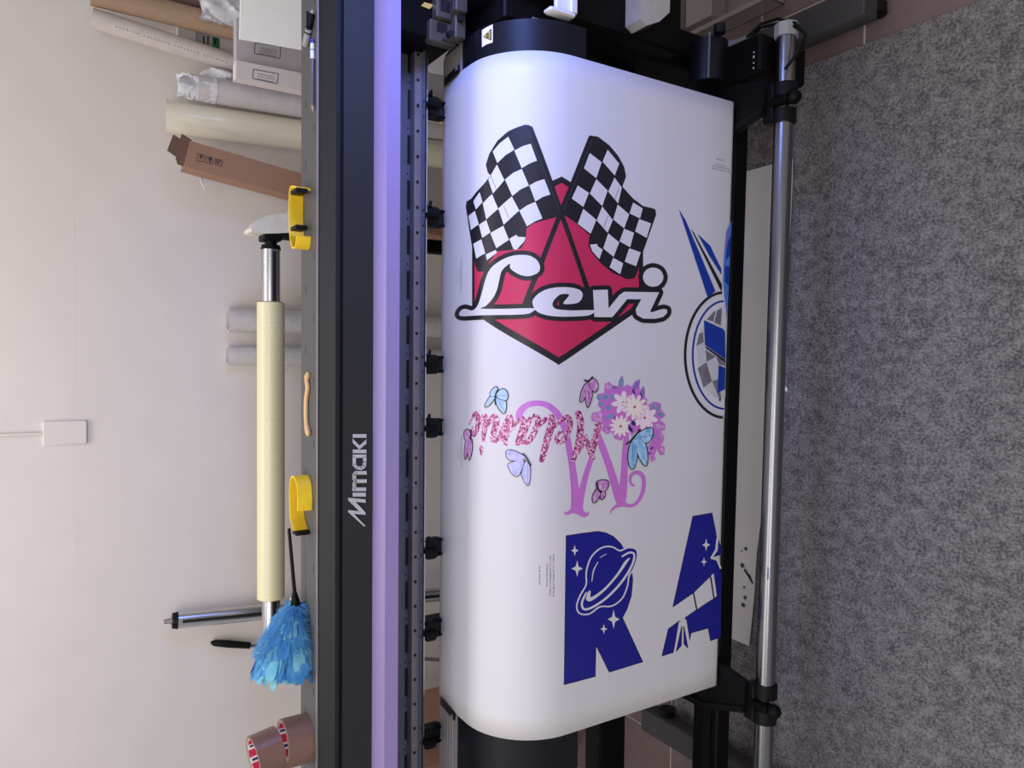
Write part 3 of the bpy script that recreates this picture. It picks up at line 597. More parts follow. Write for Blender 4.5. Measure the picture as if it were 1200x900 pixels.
# --- blue letter with a ringed planet
def star(cx, cy, rx, ry):
    rx *= 1.15; ry *= 1.15
    return Dd([(cx + (rx if k % 2 == 0 else 0) * cos(k * pi / 4) + (.36 * rx * cos(k * pi / 4) if k % 2 else 0), cy + (ry if k % 2 == 0 else 0) * sin(k * pi / 4) + (.36 * ry * sin(k * pi / 4) if k % 2 else 0)) for k in range(8)])
Rl = Dd([(272, 120), (350, 108), (430, 98), (470, 105), (510, 125), (545, 160), (575, 210), (597, 280), (605, 340), (598, 420), (575, 490), (553, 530), (655, 752), (488, 803), (420, 665), (417, 825), (262, 866)])
lr = prnt('letter_print', [(M_ink, 0, [Rl] + stroke(Rl, 1.2, False, True, 6)), (M_blue, 1, [Rl])], vs_); lr['label'] = 'blue letter holding a ringed planet'
ring = Dd([(375, 365), (345, 420), (328, 470), (340, 505), (385, 508), (440, 472), (500, 468), (550, 430), (575, 370), (584, 318), (608, 280), (626, 220), (617, 188), (580, 183), (540, 198), (500, 178), (450, 183), (400, 228), (376, 300)])
rg = closed_smooth(ring, 4)
prnt('planet', [(M_iwhite, 2, stroke(rg, 3.5, False, True, 6)), (M_blue, 3, [rg]), (M_iwhite, 4, stroke(Dd([(372, 405, 8), (350, 455, 11), (362, 488, 11), (410, 474, 11), (480, 425, 11), (550, 350, 11), (600, 270, 11), (613, 215, 10), (590, 203, 9), (553, 222, 9)])) + stroke(Dd([(388, 400, 12), (382, 436, 22), (412, 428, 15), (470, 382, 11), (530, 312, 11), (568, 255, 14), (588, 232, 6)])) + stroke(Dd([(400, 348, 4), (408, 295, 6), (430, 252, 4)])) + stroke(Dd([(440, 228, 3), (472, 211, 3)])) + [star(314, 193, 17, 24), star(326, 284, 25, 36), star(509, 538, 26, 42), star(460, 587, 15, 23)])], lr)
# --- blue letter with a telescope
a1 = Dd([(908, 22), (1003, 5), (1022, 100), (1030, 165), (1000, 228), (1036, 255), (1049, 305), (1049, 400), (1025, 425), (1005, 312), (910, 405), (808, 475)])
a2 = Dd([(870, 530), (925, 492), (1025, 428), (1048, 405), (1046, 628), (997, 645), (985, 582), (898, 607), (892, 640)])
a3 = Dd([(785, 588), (842, 545), (808, 705), (753, 722)])
a4 = Dd([(852, 575), (849, 670), (825, 698)]); a5 = Dd([(862, 575), (882, 682), (864, 662)])
la = prnt('letter_print', [(M_ink, 0, sum([stroke(p, 1.1, False, True, 6) for p in (a1, a2, a3, a4, a5)], [])), (M_blue, 1, [a1, a2, a3, a4, a5])], vs_); la['label'] = 'blue letter with a white telescope'
prnt('telescope', [(M_iwhite, 2, [Dd([(808, 478), (908, 410), (926, 488), (845, 545), (835, 545)]), Dd([(914, 404), (995, 335), (1010, 428), (930, 488)]), Dd([(1000, 318), (1012, 308), (1027, 420), (1016, 430)]), Dd([(838, 550), (848, 548), (822, 700), (812, 704)]), Dd([(866, 540), (874, 540), (890, 640), (882, 672)]), star(974, 165, 18, 28), star(963, 250, 13, 20)] + stroke(Dd([(1030, 135), (1024, 190), (1000, 230), (1030, 240), (1046, 280)]), 2.2, False)), (M_ink, 3, stroke(Dd([(910, 405), (927, 490)]), 1.8, False) + stroke(Dd([(997, 328), (1013, 430)]), 1.8, False)), (M_blue, 3, [Dd([(1036, 135), (1050, 180), (1050, 215), (1030, 220), (1008, 226), (1032, 195)])])], la)
# --- round racing badge running off the lower edge
cx_, cy_ = 400, 522
def ell(rx, ry, a0, a1, n=28): return F_([(cx_ + rx * cos(R_(a0 + (a1 - a0) * k / n)), cy_ + ry * sin(R_(a0 + (a1 - a0) * k / n))) for k in range(n + 1)])
cut = lambda polys: polys
bad = prnt('badge_print', [(M_ink, 1, stroke(ell(208, 330, 94, 265), 3.2)), (M_iwhite, 2, [ell(196, 312, 90, 268) ]), (M_rblue, 3, stroke(ell(168, 284, 92, 267), 2.4)), (M_gr2, 3, [F_([(252, 470), (262, 420), (300, 340), (350, 290), (388, 270), (390, 380), (405, 400), (404, 740), (380, 760), (340, 740), (290, 690), (262, 600)])]),
    (M_gr1, 4, [F_(p) for p in ([(305, 335), (345, 290), (352, 292), (340, 345)], [(345, 350), (362, 285), (386, 272), (380, 368)], [(250, 475), (266, 410), (286, 400), (290, 455)], [(258, 592), (305, 560), (332, 660), (288, 695)], [(300, 495), (352, 530), (306, 558)], [(335, 660), (366, 650), (382, 750), (375, 762)], [(354, 532), (404, 552), (404, 580), (372, 572)])]),
    (M_rblue, 5, [F_([(290, 338), (392, 385), (402, 400), (404, 545), (296, 470)]), F_([(368, 575), (404, 590), (402, 702), (362, 722)])]), (M_ink, 5, [F_([(298, 474), (404, 547), (404, 562), (302, 488)]), F_([(368, 755), (382, 752), (376, 770)])]),
    (M_rblue, 6, [[(795, 245), (803, 258), (821, 300), (838, 341), (829, 349), (813, 300)], [(817, 274), (832, 288), (838, 301), (845, 315), (845, 322), (831, 300)]]), (M_ink, 6, [[(809, 268), (813, 273), (846, 334), (845, 342)]]),
    (M_lblue, 7, [[(857, 259), (850.5, 271), (848, 300), (847, 328), (849, 352), (851.5, 372), (853.5, 340), (855.6, 290)]]), (M_rblue, 8, [[(856.5, 275), (852, 285), (850, 305), (855, 300)], [(849, 312), (854.5, 312), (853.5, 335), (849, 330)]]), (M_violet, 8, [[(850.5, 271), (853, 268), (851, 290), (849, 292)]]), (M_ink, 8, [[(856.5, 217), (857.6, 215), (857.2, 258), (856.4, 258)]])], vs_)
bad['label'] = 'round blue chequered badge with blue spikes'
# --- small print
def caption(lines, origin, e1, e2, lv=1, name='caption_print', size=1):
    polys = []
    for k, (txt, u0, v0) in enumerate(lines):
        cu = bpy.data.curves.new('t', 'FONT'); cu.body = txt; cu.size = 1; cu.resolution_u = 1; cu.align_x = 'CENTER'
        to = bpy.data.objects.new('t', cu); col.objects.link(to); dg = bpy.context.evaluated_depsgraph_get(); me = to.evaluated_get(dg).to_mesh()
        for p in me.polygons:
            polys.append([(origin[0] + e1[0] * (u0 + me.vertices[i].co.x) + e2[0] * (v0 + me.vertices[i].co.y), origin[1] + e1[1] * (u0 + me.vertices[i].co.x) + e2[1] * (v0 + me.vertices[i].co.y)) for i in p.vertices])
        to.evaluated_get(dg).to_mesh_clear(); bpy.data.objects.remove(to); bpy.data.curves.remove(cu)
    o = prnt(name, [(M_text, lv, polys)], vs_); o['label'] = 'tiny lines of grey print'
cap = [('print sheet, RC26', 0, 2.6), ('Get your instructions!', 0, 0), ('Follow us on Instagram for more ideas', 0, -1.15), ('& message us "transparent" for a surprise', 0, -2.3)]
caption(cap, (641.8, 674), (0, -3.0), (-3.3, 0))
caption(cap, (844.5, 194.3), (1.32, .30), (-.2, -2.5))
caption(cap, (539.2, 323), (0, -2.5), (-1.0, 0)); caption(cap, (539.6, 529), (0, -2.3), (-1.0, 0))

# warning sticker on the apron's right end
b = MB(); q = [at(563, 37, Y=1.27), at(577, 28, Y=1.27), at(577, 48, Y=1.27), at(563, 55, Y=1.27)]
def on_apron(px, py, off=0):
    x, s = on_paper(px, py); p = map_paper(x, s, -.004 + off); return p
def apron_patch(polys, off, name, m, parent):
    g = MB()
    for poly in polys:
        g.prism([on_apron(*p, off) for p in poly], (0, -.0006, .0004))
    return g.build(name, m, parent, smooth=0)
ws = apron_patch([[(563.5, 35), (569, 31.5), (569, 51.5), (563.5, 55)], [(569, 31.5), (576.5, 28), (576.5, 49), (569, 51.5)]], .001, 'warning_sticker', M_label, ap)
g = MB(); g.prism([on_apron(565.5, 43, .0022), on_apron(575, 33, .0022), on_apron(575, 47, .0022)], (0, -.0006, .0004), 0); g.prism([on_apron(567.2, 43, .003), on_apron(574, 35.4, .003), on_apron(574, 45.6, .003)], (0, -.0006, .0004), 1)
for yy in (39.5, 41.5, 43.5): g.prism([on_apron(569.5, yy, .0040), on_apron(573, yy - .4, .0040), on_apron(573, yy + .5, .0040), on_apron(569.5, yy + .9, .0040)], (0, -.0006, .0004), 0)
o = g.build('warning_symbol', [M_ink, M_warn], ap, smooth=0)

# ------------------------------------------------------------------ things on the printer's top plate
ZT = 1.205
def at_top(px, py, h=0): return at(px, py, Z=ZT + h)
# marker
r = .0068; a = at_top(366.5, 12, r); c = at_top(357.5, 54, r); d = (c - a)
t = thing('marker_pen', (a + c) / 2 - Vector((0, 0, r)), 'grey felt marker with a black cap lying on the printer top', 'pen')
L = lambda k: a + d * k
b = MB(); b.tube([L(.50), L(.52), L(.97), L(1)], [r * .9, r, r, r * .8], 16); b.build('barrel', M_pgrey, t)
b = MB(); b.tube([L(.07), L(.12), L(.5)], [r * .55, r * .9, r * 1.0], 16); b.box(L(.3) + Vector((-.018, -.0015, r * .6)), L(.3) + Vector((.018, .0015, r + .0012))); b.build('cap', M_black, t)
b = MB(); b.tube([L(0), L(.07)], [r * .45, r * .55], 12); b.build('cap_tip', M_pgrey, t)
b = MB(); b.tube([L(.60), L(.64)], r * 1.02, 16); b.build('print_band', M_black, t)
# ballpoint
r = .0042; a = at_top(366, 46, r); c = at_top(366.5, 131, r); d = c - a
t = thing('ballpoint_pen', (a + c) / 2 - Vector((0, 0, r)), 'slim ballpoint pen with a blue push button lying on the printer top', 'pen')
b = MB(); b.tube([L(0), L(.06)], r * .8, 12); b.build('push_button', M_bpen, t)
b = MB(); b.tube([L(.06), L(.27)], r, 14); b.build('grip', M_white, t)
b = MB(); b.tube([L(.27), L(.92)], r * .85, 14); b.build('barrel', mat('pen_clear', (96, 84, 92), .15, coat=.5), t)
b = MB(); b.tube([L(.92), L(1)], [r * .85, r * .2], 12); b.build('tip', M_kraft, t)
b = MB(); b.tube([L(.14), L(.16)], r * 1.06, 12); b.build('ring', M_pgrey, t)
# yellow clips
def clip(pts, h, th, name='clip_band'):
    g = MB(); P = smoothp([(p.x, p.y) for p in pts], 6); rings = []
    for i, p in enumerate(P):
        q = Vector(P[min(i + 1, len(P) - 1)]) - Vector(P[max(i - 1, 0)]); q.normalize(); n = Vector((-q.y, q.x)) * th / 2
        rings.append([(p[0] + n.x, p[1] + n.y, ZT + .0005), (p[0] - n.x, p[1] - n.y, ZT + .0005), (p[0] - n.x, p[1] - n.y, ZT + h), (p[0] + n.x, p[1] + n.y, ZT + h)])
    return g.rings(rings)
t = thing('roll_clip', at_top(355, 256), 'yellow plastic roll clip with two black straps beside the white roll bracket', 'clip', 'yellow roll clips on the printer')
P = lambda x, y, yy: Vector((at(x, y, Y=yy).x, yy, ZT))
band = clip([P(360, 222, 1.513), P(358, 220.5, 1.54), P(357, 224, 1.562), P(357, 240, 1.567), P(357, 262, 1.566), P(357, 280, 1.560), P(358, 291, 1.545), P(360, 290, 1.522), P(360, 277, 1.513)], .030, .0035); band.build('clip_band', M_yellow, t)
for y in (226, 268.5):
    c = P(361, y, 1.525); b = MB(); b.box(c + Vector((-.004, -.018, .0085)), c + Vector((.004, .022, .0325)), bev=.001); b.build('strap', M_black, t)
t = thing('roll_clip', at_top(355, 590), 'yellow plastic roll clip with a folded flap beside the duster handle', 'clip', 'yellow roll clips on the printer')
band = clip([P(360, 598, 1.506), P(360, 585, 1.504), P(359.5, 568, 1.510), P(358, 558.5, 1.530), P(357, 559, 1.552), P(356, 570, 1.562), P(356, 590, 1.562), P(357, 606, 1.556), P(359, 621, 1.532)], .030, .0035); band.build('clip_band', M_yellow, t)
c = P(360, 623, 1.527); b = MB(); b.box(c + Vector((-.004, -.012, .001)), c + Vector((.004, .014, .03)), bev=.001); b.build('strap', M_black, t)
# wooden hook
pts = [at_top(*p, .0045) for p in ((360.5, 439), (359.5, 446), (360.5, 455), (358.8, 468), (358.5, 485), (359.3, 498), (361, 507))]
b = MB(); pp = smoothp([tuple(p) for p in pts], 5); b.tube(pp, [.0046 if .12 < k / (len(pp) - 1) < .85 else .0058 for k in range(len(pp))], 10); b.ball(pts[-1] + Vector((0, -.003, .001)), (.008, .006, .0052)); b.ball(pts[0], (.006, .004, .004))
tag(b.build('wooden_hook', M_wood), 'slim pale wooden hook tool lying on the printer top', 'hook')
# feather duster
hA = at(350, 622, Y=1.560); hA.z = ZT + .031; hB = at(346, 704, Y=1.548)
t = thing('feather_duster', (at_top(345, 760).x, 1.54, ZT), 'bright blue feather duster with a black handle lying on the printer top', 'duster')
b = MB(); b.tube([hA + (hA - hB) * .05, hA, hA * .1 + hB * .9], [.0028, .0034, .0042], 10); b.build('handle', M_black, t)
b = MB(); b.tube([hA * .12 + hB * .88, hB, hB + (hB - hA) * .06], [.005, .009, .0095], 14); b.build('ferrule', M_black2, t)
b = MB(); b.tube([hB + Vector((.006, .010, .004)), hB + Vector((-.008, .012, .002))], [.005, .0065], 10); b.build('ferrule_ring', M_chrome, t)
def plume(mb, n, seed, r0, lmin, lmax, width, mi=0):
    rnd = random.Random(seed)
    apex = hB + Vector((-.004, .004, .0))
    for k in range(n):
        t0 = rnd.random() ** .6; ang = rnd.random() * 2 * pi; sh = .55 + .5 * rnd.random() ** .6       # how far down, which way, how far out
        rad = Vector((0, cos(ang), sin(ang))); ry = (.012 + .050 * t0 ** .8) * sh; rz = (.014 + .066 * t0 ** .8) * sh
        cen = apex + Vector((-.152 * t0 * (.9 + .12 * rnd.random()), 0, .010 * t0))
        end = cen + Vector((rnd.uniform(-.008, .008), ry * cos(ang), rz * sin(ang)))
        st = apex + (end - apex) * (.35 + .3 * t0) + Vector((0, rnd.uniform(-.004, .004), rnd.uniform(-.004, .004)))
        mid = (st + end) / 2 + rad * .007 * rnd.random()
        for p in (st, mid, end):
            p.z = max(p.z, ZT + .003); p.y = max(p.y, 1.468)
        L_ = end - st; w = L_.cross(rad)
        if w.length < 1e-6: continue
        w.normalize(); w *= width * (.6 + .8 * rnd.random()) * (.6 + .6 * t0)
        q1 = st * .5 + mid * .5; q3 = mid * .4 + end * .6; tip = end + L_ * .08 - rad * .004
        mb.add([st - w * .3, st + w * .3, q1 - w * .8, q1 + w * .8, mid - w * 1.15, mid + w * 1.15, q3 - w * 1.2, q3 + w * 1.2, end - w * .8, end + w * .8, tip], [(0, 1, 3, 2), (2, 3, 5, 4), (4, 5, 7, 6), (6, 7, 9, 8), (8, 9, 10)], mi)
b = MB(); plume(b, 460, 3, .1, .1, .1, .0075); stuff(b.build('feather_plume', M_feath, t))
b = MB(); plume(b, 280, 5, .1, .1, .1, .0062); stuff(b.build('pale_feather_plume', M_feath2, t))
b = MB(); rnd = random.Random(9)
for k in range(4200):
    t0 = rnd.random(); ang = rnd.random() * 2 * pi; c = hB + Vector((-.008 - .095 * t0, (.012 + .046 * t0 ** .7) * cos(ang) * .95, (.014 + .062 * t0 ** .7) * sin(ang) * .95 + .008 * t0))
    if c.z < ZT + .004 or c.y < 1.47: continue
    dv = Vector((-rnd.random() * .7 + .1, cos(ang) + rnd.uniform(-.5, .5), sin(ang) + rnd.uniform(-.5, .5))).normalized() * (.008 + .010 * rnd.random()); w = dv.orthogonal().normalized() * .0006
    b.add([c - w, c + w, c + dv], [(0, 1, 2)])
stuff(b.build('down_fluff', mat('feather_fluff', (104, 170, 214), .9, spec=.1), t))
# packing tape
def tape(base, axis, rO, wd, label):
    axis = Vector(axis).normalized(); base = Vector(base)
    t = thing('packing_tape', base, label, 'tape', 'packing tape rolls on the printer')
    g = MB(); g.pipe(base, base + axis * wd, rO, rO - .004, 40); g.build('tape_winding', M_tape, t)
    g = MB(); g.pipe(base - axis * .0, base + axis * (wd + .0005), rO - .004, rO - .0058, 40); g.build('cardboard_core', M_kraft, t)
    g = MB(); g.pipe(base + axis * (wd * .02), base + axis * (wd * .98), rO - .0058, rO - .0064, 40); g.build('core_label', M_label, t)
    w = axis.cross(Vector((0, 1, 0))).normalized(); u = w.cross(axis).normalized()      # u points to the far side of the core
    if u.y < 0: u = -u
    rr = rO - .0068
    for (a0, da, z0, z1, m) in ((-.75, .42, .45, .95, M_lred), (.02, .40, .5, .97, M_lred), (.75, .4, .45, .95, M_lred), (-.25, .13, .6, .9, M_lnavy), (.52, .13, .6, .9, M_lnavy), (1.5, .5, .4, .9, M_lred), (-1.5, .5, .4, .9, M_lred)):
        g = MB(); arc = [a0 + da * i / 3 for i in range(4)]
        g.add([base + axis * wd * z0 + (u * cos(a) + w * sin(a)) * rr for a in arc] + [base + axis * wd * z1 + (u * cos(a) + w * sin(a)) * rr for a in arc], [(i, i + 1, i + 5, i + 4) for i in range(3)])
        g.build('label_print', m, t)
    return t
c1 = Vector((-.796, 1.53, 0))
tape((c1.x, 1.530, ZT), (0, 0, 1), .049, .053, 'brown packing tape roll standing on the printer top near the corner')
c2 = at(310, 885, Y=1.535)
q2 = Vector((c1.x - .004, 1.53, ZT + .0615))
tape(q2, (-.13, -.09, 1), .0435, .052, 'narrower brown packing tape roll tilted on top of the other tape roll')

# ------------------------------------------------------------------ against the wall
def lean(top_px, ytop, low_px, ylow, r):
    a = at(*top_px, Y=ytop); c = at(*low_px, Y=ylow); d = c - a; k = (a.z - .003) / (a.z - c.z); return a, a + d * k
def roll(name, top_px, ytop, low_px, ylow, r, m, label, cat, hollow=True, inner=None, ztop=None):
    a, f = lean(top_px, ytop, low_px, ylow, r); f.z = .004 + r * .12
    t = thing(name, (f.x, f.y, 0), label, cat)
    g = MB()
    if hollow: g.pipe(a, f, r, r - .006, 32)
    else: g.tube([a, f], r, 32)
    g.build('roll_body', m, t)
    if inner: g = MB(); g.pipe(a + (f - a).normalized() * .004, f, r - .006, r - .011, 24); g.build('core', inner, t)
    return t, a, f
roll('kraft_tube', (106, -8), 2.30, (275, 34), 2.285, .031, M_kraft, 'tall brown kraft tube leaning in the corner beside the white boards', 'tube')
t, a, f = roll('cardboard_tube', (108, 21), 2.315, (272, 74), 2.30, .0265, M_ptube, 'thin greyish white tube with a printed line leaning on the wall', 'tube')
b = MB(); d = (f - a)
for k in range(44):
    if k % 9 == 7: continue
    p = a + d * (.035 + k * .0055 * 1.0); sz = .0010; n = Vector((-.45, -.9, 0)).normalized() * .0268
    q = p + n; u = d.normalized() * (.0028 if k % 3 else .0042); w = Vector((.9, -.45, 0)) * sz; b.add([q - w, q + w, q + w + u, q - w + u], [(0, 1, 2, 3)])
stuff(b.build('printed_line', M_text, t))
roll('mauve_roll', (193, -16), 2.335, (255, -4), 2.32, .05, M_mauve, 'dark mauve roll standing behind the brown kraft tube', 'roll', True)
t, a, f = roll('wrapped_roll', (246, 8), 2.215, (350, 33), 2.205, .033, M_wbox, 'white roll in loose plastic standing behind the bright white board', 'roll', False)
g = MB(); rings = []
for i in range(9):
    k = i / 8; c = a + (f - a).normalized() * (-.02 + .12 * k); rings.append([c + Vector(((.036 + .005 * sin(7 * q + i * 2.1)) * cos(q), (.036 + .005 * cos(5 * q + i * 1.7)) * sin(q), .006 * sin(3 * q + i))) for q in [2 * pi * j / 48 for j in range(48)]])
g.rings(rings, False); g.build('plastic_wrap', M_plastic, t)
# boards and cartons
def board(name, poly_px, y0, th, m, label, cat, lean_=0):
    pts = [at(*p, Y=y0) for p in poly_px]; b = MB(); b.prism(pts, (0, th, 0)); return tag(b.build(name, m, smooth=0), label, cat)
def floorbox(name, x0, x1, xl0, xl1, y0, dy, z1, zl, m, label, cat):
    """box standing on the floor, leaning sideways: top edge x0..x1 at z1, seen edge xl0..xl1 at zl"""
    k = z1 / (z1 - zl); f0, f1 = x0 + (xl0 - x0) * k, x1 + (xl1 - x1) * k
    t = thing(name, ((f0 + f1) / 2, y0 + dy / 2, 0), label, cat)
    b = MB(); b.rings([[(f0, y0, 0.001), (f1, y0, 0.001), (f1, y0 + dy, 0.001), (f0, y0 + dy, 0.001)], [(x0, y0, z1), (x1, y0, z1), (x1, y0 + dy, z1), (x0, y0 + dy, z1)]]); b.build('box_body', m, t, smooth=0)
    return t
def face(px, py, y): return at(px, py, Y=y)
yA = 2.09
p1, p2, p3, p4 = face(277, 45, yA), face(277, 71, yA), face(350, 83, yA), face(350, 54, yA)
t = floorbox('grey_carton', p2.x, p1.x + .055, p3.x, p4.x + .065, yA, .035, (p1.z + p2.z) / 2, p3.z, M_gbox, 'grey carton with a printed label beside the bright white board', 'box')
def label_on(t, quad, y, rows, m=M_text):
    q = [face(*p, y - .0006) for p in quad]; g = MB()
    for a, c in zip(q, q[1:] + q[:1]):
        d = (c - a).normalized(); n = d.cross(Vector((0, -1, 0))) * .0009; g.add([a - n, a + n, c + n, c - n], [(0, 1, 2, 3)])
    g.build('label_frame', m, t, smooth=0); g = MB(); rnd = random.Random(len(t.name))
    for r_ in range(rows):
        k = .38 + .5 * r_ / max(rows - 1, 1); s = .18
        while s < .85:
            w = .02 + .03 * rnd.random(); P_ = lambda u, v: q[0] * (1 - u) * (1 - v) + q[1] * u * (1 - v) + q[2] * u * v + q[3] * (1 - u) * v
            g.add([P_(s, k), P_(s + w, k), P_(s + w, k + .05), P_(s, k + .05)], [(0, 1, 2, 3)]); s += w + .012
    stuff(g.build('label_text', m, t, smooth=0))
label_on(t, [(299, 50), (329, 54), (328, 68.5), (298, 62.5)], yA, 4)
yB = 2.06
p1, p2, p3, p4 = face(276, 72, yB), face(275, 92.5, yB), face(352, 121, yB), face(352, 87, yB)
t = floorbox('white_carton', p2.x, p1.x, p3.x + .03, p4.x, yB - .01, .035, (p1.z + p2.z) / 2, p3.z, M_wbox, 'slim white carton with a printed label in front of the grey carton', 'box')
label_on(t, [(297, 81), (326.5, 86.5), (324.5, 98), (296, 92)], yB - .01, 3)
yC = 2.0
b = MB(); q0, q1 = face(281, 45.5, yC), face(350, 57.5, yC - .03); u = (q1 - q0).normalized(); w = Vector((-u.z, 0, u.x)).normalized(); w = w if w.x > 0 else -w
L1 = (q0.z - .012) / -u.z * .93
b.prism([q0, q0 + u * L1, q0 + u * L1 + w * .20, q0 + w * .20], (0, .004, .001))
tag(b.build('white_board', M_sheet, smooth=0), 'bright white sheet of board standing tilted before the cartons', 'board')
t = floorbox('pale_carton', .905, .985, .905, .985, 2.348, .048, 1.33, .9, M_wbox, 'tall pale carton between the brown and the white tube', 'box')
g = MB(); g.prism([face(*p, 2.347) for p in ((229, 36), (249, 43), (249, 59), (229, 52))], (0, -.001, 0)); g.build('grey_label', mat('label_grey', (168, 170, 172), .6), t, smooth=0)
g = MB(); g.prism([face(*p, 2.347) for p in ((249, 43), (257, 45), (257, 61), (249, 59))], (0, -.001, 0)); g.build('green_label', M_green, t, smooth=0)
g = MB()
for x in (238, 243): g.prism([face(*p, 2.3455) for p in ((x, 42), (x + 1.5, 42.4), (x + 1.5, 52), (x, 51.6))], (0, -.0006, 0))
g.prism([face(*p, 2.3455) for p in ((251, 45), (253, 45.5), (253, 52), (251, 51.5))], (0, -.0006, 0)); stuff(g.build('label_print', M_ink, t, smooth=0))
# film rolls beside them
t, a, f = roll('film_roll', (232, 103), 2.29, (350, 123), 2.26, .036, mat('grey_film', (196, 190, 194), .3), 'grey film roll with a crumpled plastic end beside the cream roll', 'roll', False)
g = MB(); rings = []
for i in range(8):
    k = i / 7; c = a + (f - a).normalized() * (-.045 + .09 * k); rr = .031 + .007 * k
    rings.append([c + Vector(((rr + .006 * (1 - k) * sin(5 * q + i * 2.3)) * cos(q), (rr + .006 * (1 - k) * cos(4 * q + i)) * sin(q), .012 * (1 - k) * sin(3 * q + i * 1.3))) for q in [2 * pi * j / 14 for j in range(14)]])
g.rings(rings, True); g.build('crumpled_end', M_plastic, t, smooth=0)
g = MB(); rings = []; c0 = at(236, 90, Y=2.33); c1_ = at(272, 88, Y=2.26)
for i in range(7):
    k = i / 6; c = c0 + (c1_ - c0) * k; rr = .004 + .018 * sin(pi * min(1, k * 1.0 + .05)) 
    rings.append([c + Vector(((rr + .003 * sin(4 * q + i * 2)) * cos(q), (rr + .003 * sin(3 * q + i)) * sin(q), .006 * sin(2 * q + i))) for q in [2 * pi * j / 12 for j in range(12)]])
g.rings(rings, True); g.build('plastic_scrap', M_plastic, t, smooth=0)
roll('cream_roll', (194.5, 136), 2.335, (351, 158), 2.29, .0455, M_cream, 'thick glossy cream roll standing against the wall beside the brown carton', 'roll', True, M_kraft)
# brown carton with open flaps
yE = 2.20
tl, tr = face(216, 195, yE), face(223.5, 165, yE); bl, br = face(352, 232, yE), face(352, 203, yE)
k = tl.z / (tl.z - bl.z); zt = (tl.z + tr.z) / 2
axis = (bl + br) / 2 - (tl + tr) / 2; axis.y = -.0; L_ = (zt - .02) / -axis.z; fl_ = tl + axis * L_; fr_ = tr + axis * L_
t = thing('brown_carton', ((fl_.x + fr_.x) / 2, yE + .035, 0), 'long brown cardboard carton with open flaps leaning beside the cream roll', 'box')
fl_.z = .002; fr_.z = .022
dp = Vector((0, .07, 0)); b = MB()
for q in ([tl, tr, fr_, fl_], [tl + dp, tr + dp, fr_ + dp, fl_ + dp]): pass
b.rings([[fl_, fr_, fr_ + dp, fl_ + dp], [tl, tr, tr + dp, tl + dp]], True); b.build('box_body', M_carton, t, smooth=0)
un = -axis.normalized()
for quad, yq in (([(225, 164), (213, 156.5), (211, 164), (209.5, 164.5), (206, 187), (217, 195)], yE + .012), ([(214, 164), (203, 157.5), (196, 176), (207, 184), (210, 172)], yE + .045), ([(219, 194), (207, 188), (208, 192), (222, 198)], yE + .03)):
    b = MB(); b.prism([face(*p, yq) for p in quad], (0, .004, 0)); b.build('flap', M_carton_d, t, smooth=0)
b = MB(); ymk = yE - .0008; CD = crop(180, 90, 6)
def mk(polys):
    for poly in polys: b.prism([face(*p, ymk) for p in CD(poly)], (0, -.0003, 0))
for x0 in (308, 370, 435):
    for pq in strokequads([(x0, 540 + (x0 - 308) * .3), (x0 + 48, 552 + (x0 - 308) * .3), (x0 + 44, 600 + (x0 - 308) * .22), (x0 - 4, 588 + (x0 - 308) * .22), (x0, 540 + (x0 - 308) * .3)], 3): mk([[tuple(v) for v in pq]])
mk([[(318, 565), (330, 548), (345, 568), (335, 566), (332, 582), (328, 582), (330, 566)], [(385, 560), (405, 575), (400, 598), (388, 600), (396, 580)], [(382, 575), (408, 572), (408, 580), (382, 583)], [(445, 580), (450, 580), (447, 608), (442, 607)], [(462, 584), (467, 585), (463, 611), (458, 610)], [(444, 602), (463, 607), (463, 612), (443, 607)]])
stuff(b.build('handling_mark', M_ink, t, smooth=0))
b = MB(); c = [at(*p, Y=2.274) for p in ((219, 197), (233, 205), (240, 223))]; b.tube(c, [.002, .004, .0015], 6); b.prism([at(*p, Y=2.272) for p in ((222, 195), (262, 204), (250, 217), (236, 214))], (0, .001, 0))
b.build('plastic_scrap', M_plastic, t, smooth=0)
# two pale tubes, silver tube, black-handled rod
yT = 2.36
for (y0, y1, lb) in ((360, 389, 'wider pale grey tube against the wall behind the horizontal cream roll'), (405, 428, 'narrower pale grey tube against the wall behind the horizontal cream roll')):
    a, c = at(267, y0, Y=yT), at(267, y1, Y=yT); rr = abs(a.x - c.x) / 2; x = (a.x + c.x) / 2
    t = thing('pale_tube', (x, yT - 0, 0), lb, 'tube', 'pale grey tubes on the wall'); g = MB(); g.pipe((x, WALL - rr - .002, a.z), (x, WALL - rr - .03, .0), rr, rr - .004); g.build('tube_body', M_gtube, t)
t = thing('slotted_tube', (at(250, 720, Y=2.3).x, 2.25, 0), 'chrome tube with a dark slot leaning on the wall by the duster', 'tube')
a = at(207, 727, Y=2.35); c = at(308, 717, Y=2.335); k = a.z / (a.z - c.z); f = a + (c - a) * k; f.z = .002
b = MB(); b.tube([a, f], .024, 28); b.build('tube_body', M_chrome, t)
d = (f - a).normalized(); n = Vector((.08, -1, -.1)).normalized() * .0238
b = MB(); b.obox(a + n + d * .01, f + n, Vector((.0045, 0, 0)), Vector((0, .0012, 0))); b.build('slot', M_hole, t)
b = MB(); b.tube([a - d * .012, a + d * .003], [.022, .0255], 20); b.build('end_cap', M_black, t)
b = MB(); b.tube([a - d * .034, a - d * .012], [.006, .009], 12); b.build('end_pin', M_steel, t)
a = at(247, 753, Y=2.38); c = at(300, 757, Y=2.37); f = a + (c - a) * (a.z / (a.z - c.z)); f.z = .002
t = thing('tool_rod', (f.x, f.y, 0), 'thin steel rod with a black grip leaning on the wall behind the duster', 'tool'); d = f - a; d.normalize()
b = MB(); b.tube([a, a + d * .012, a + d * .05, a + d * .118], [.004, .010, .0115, .010], 14); b.build('grip', M_black, t)
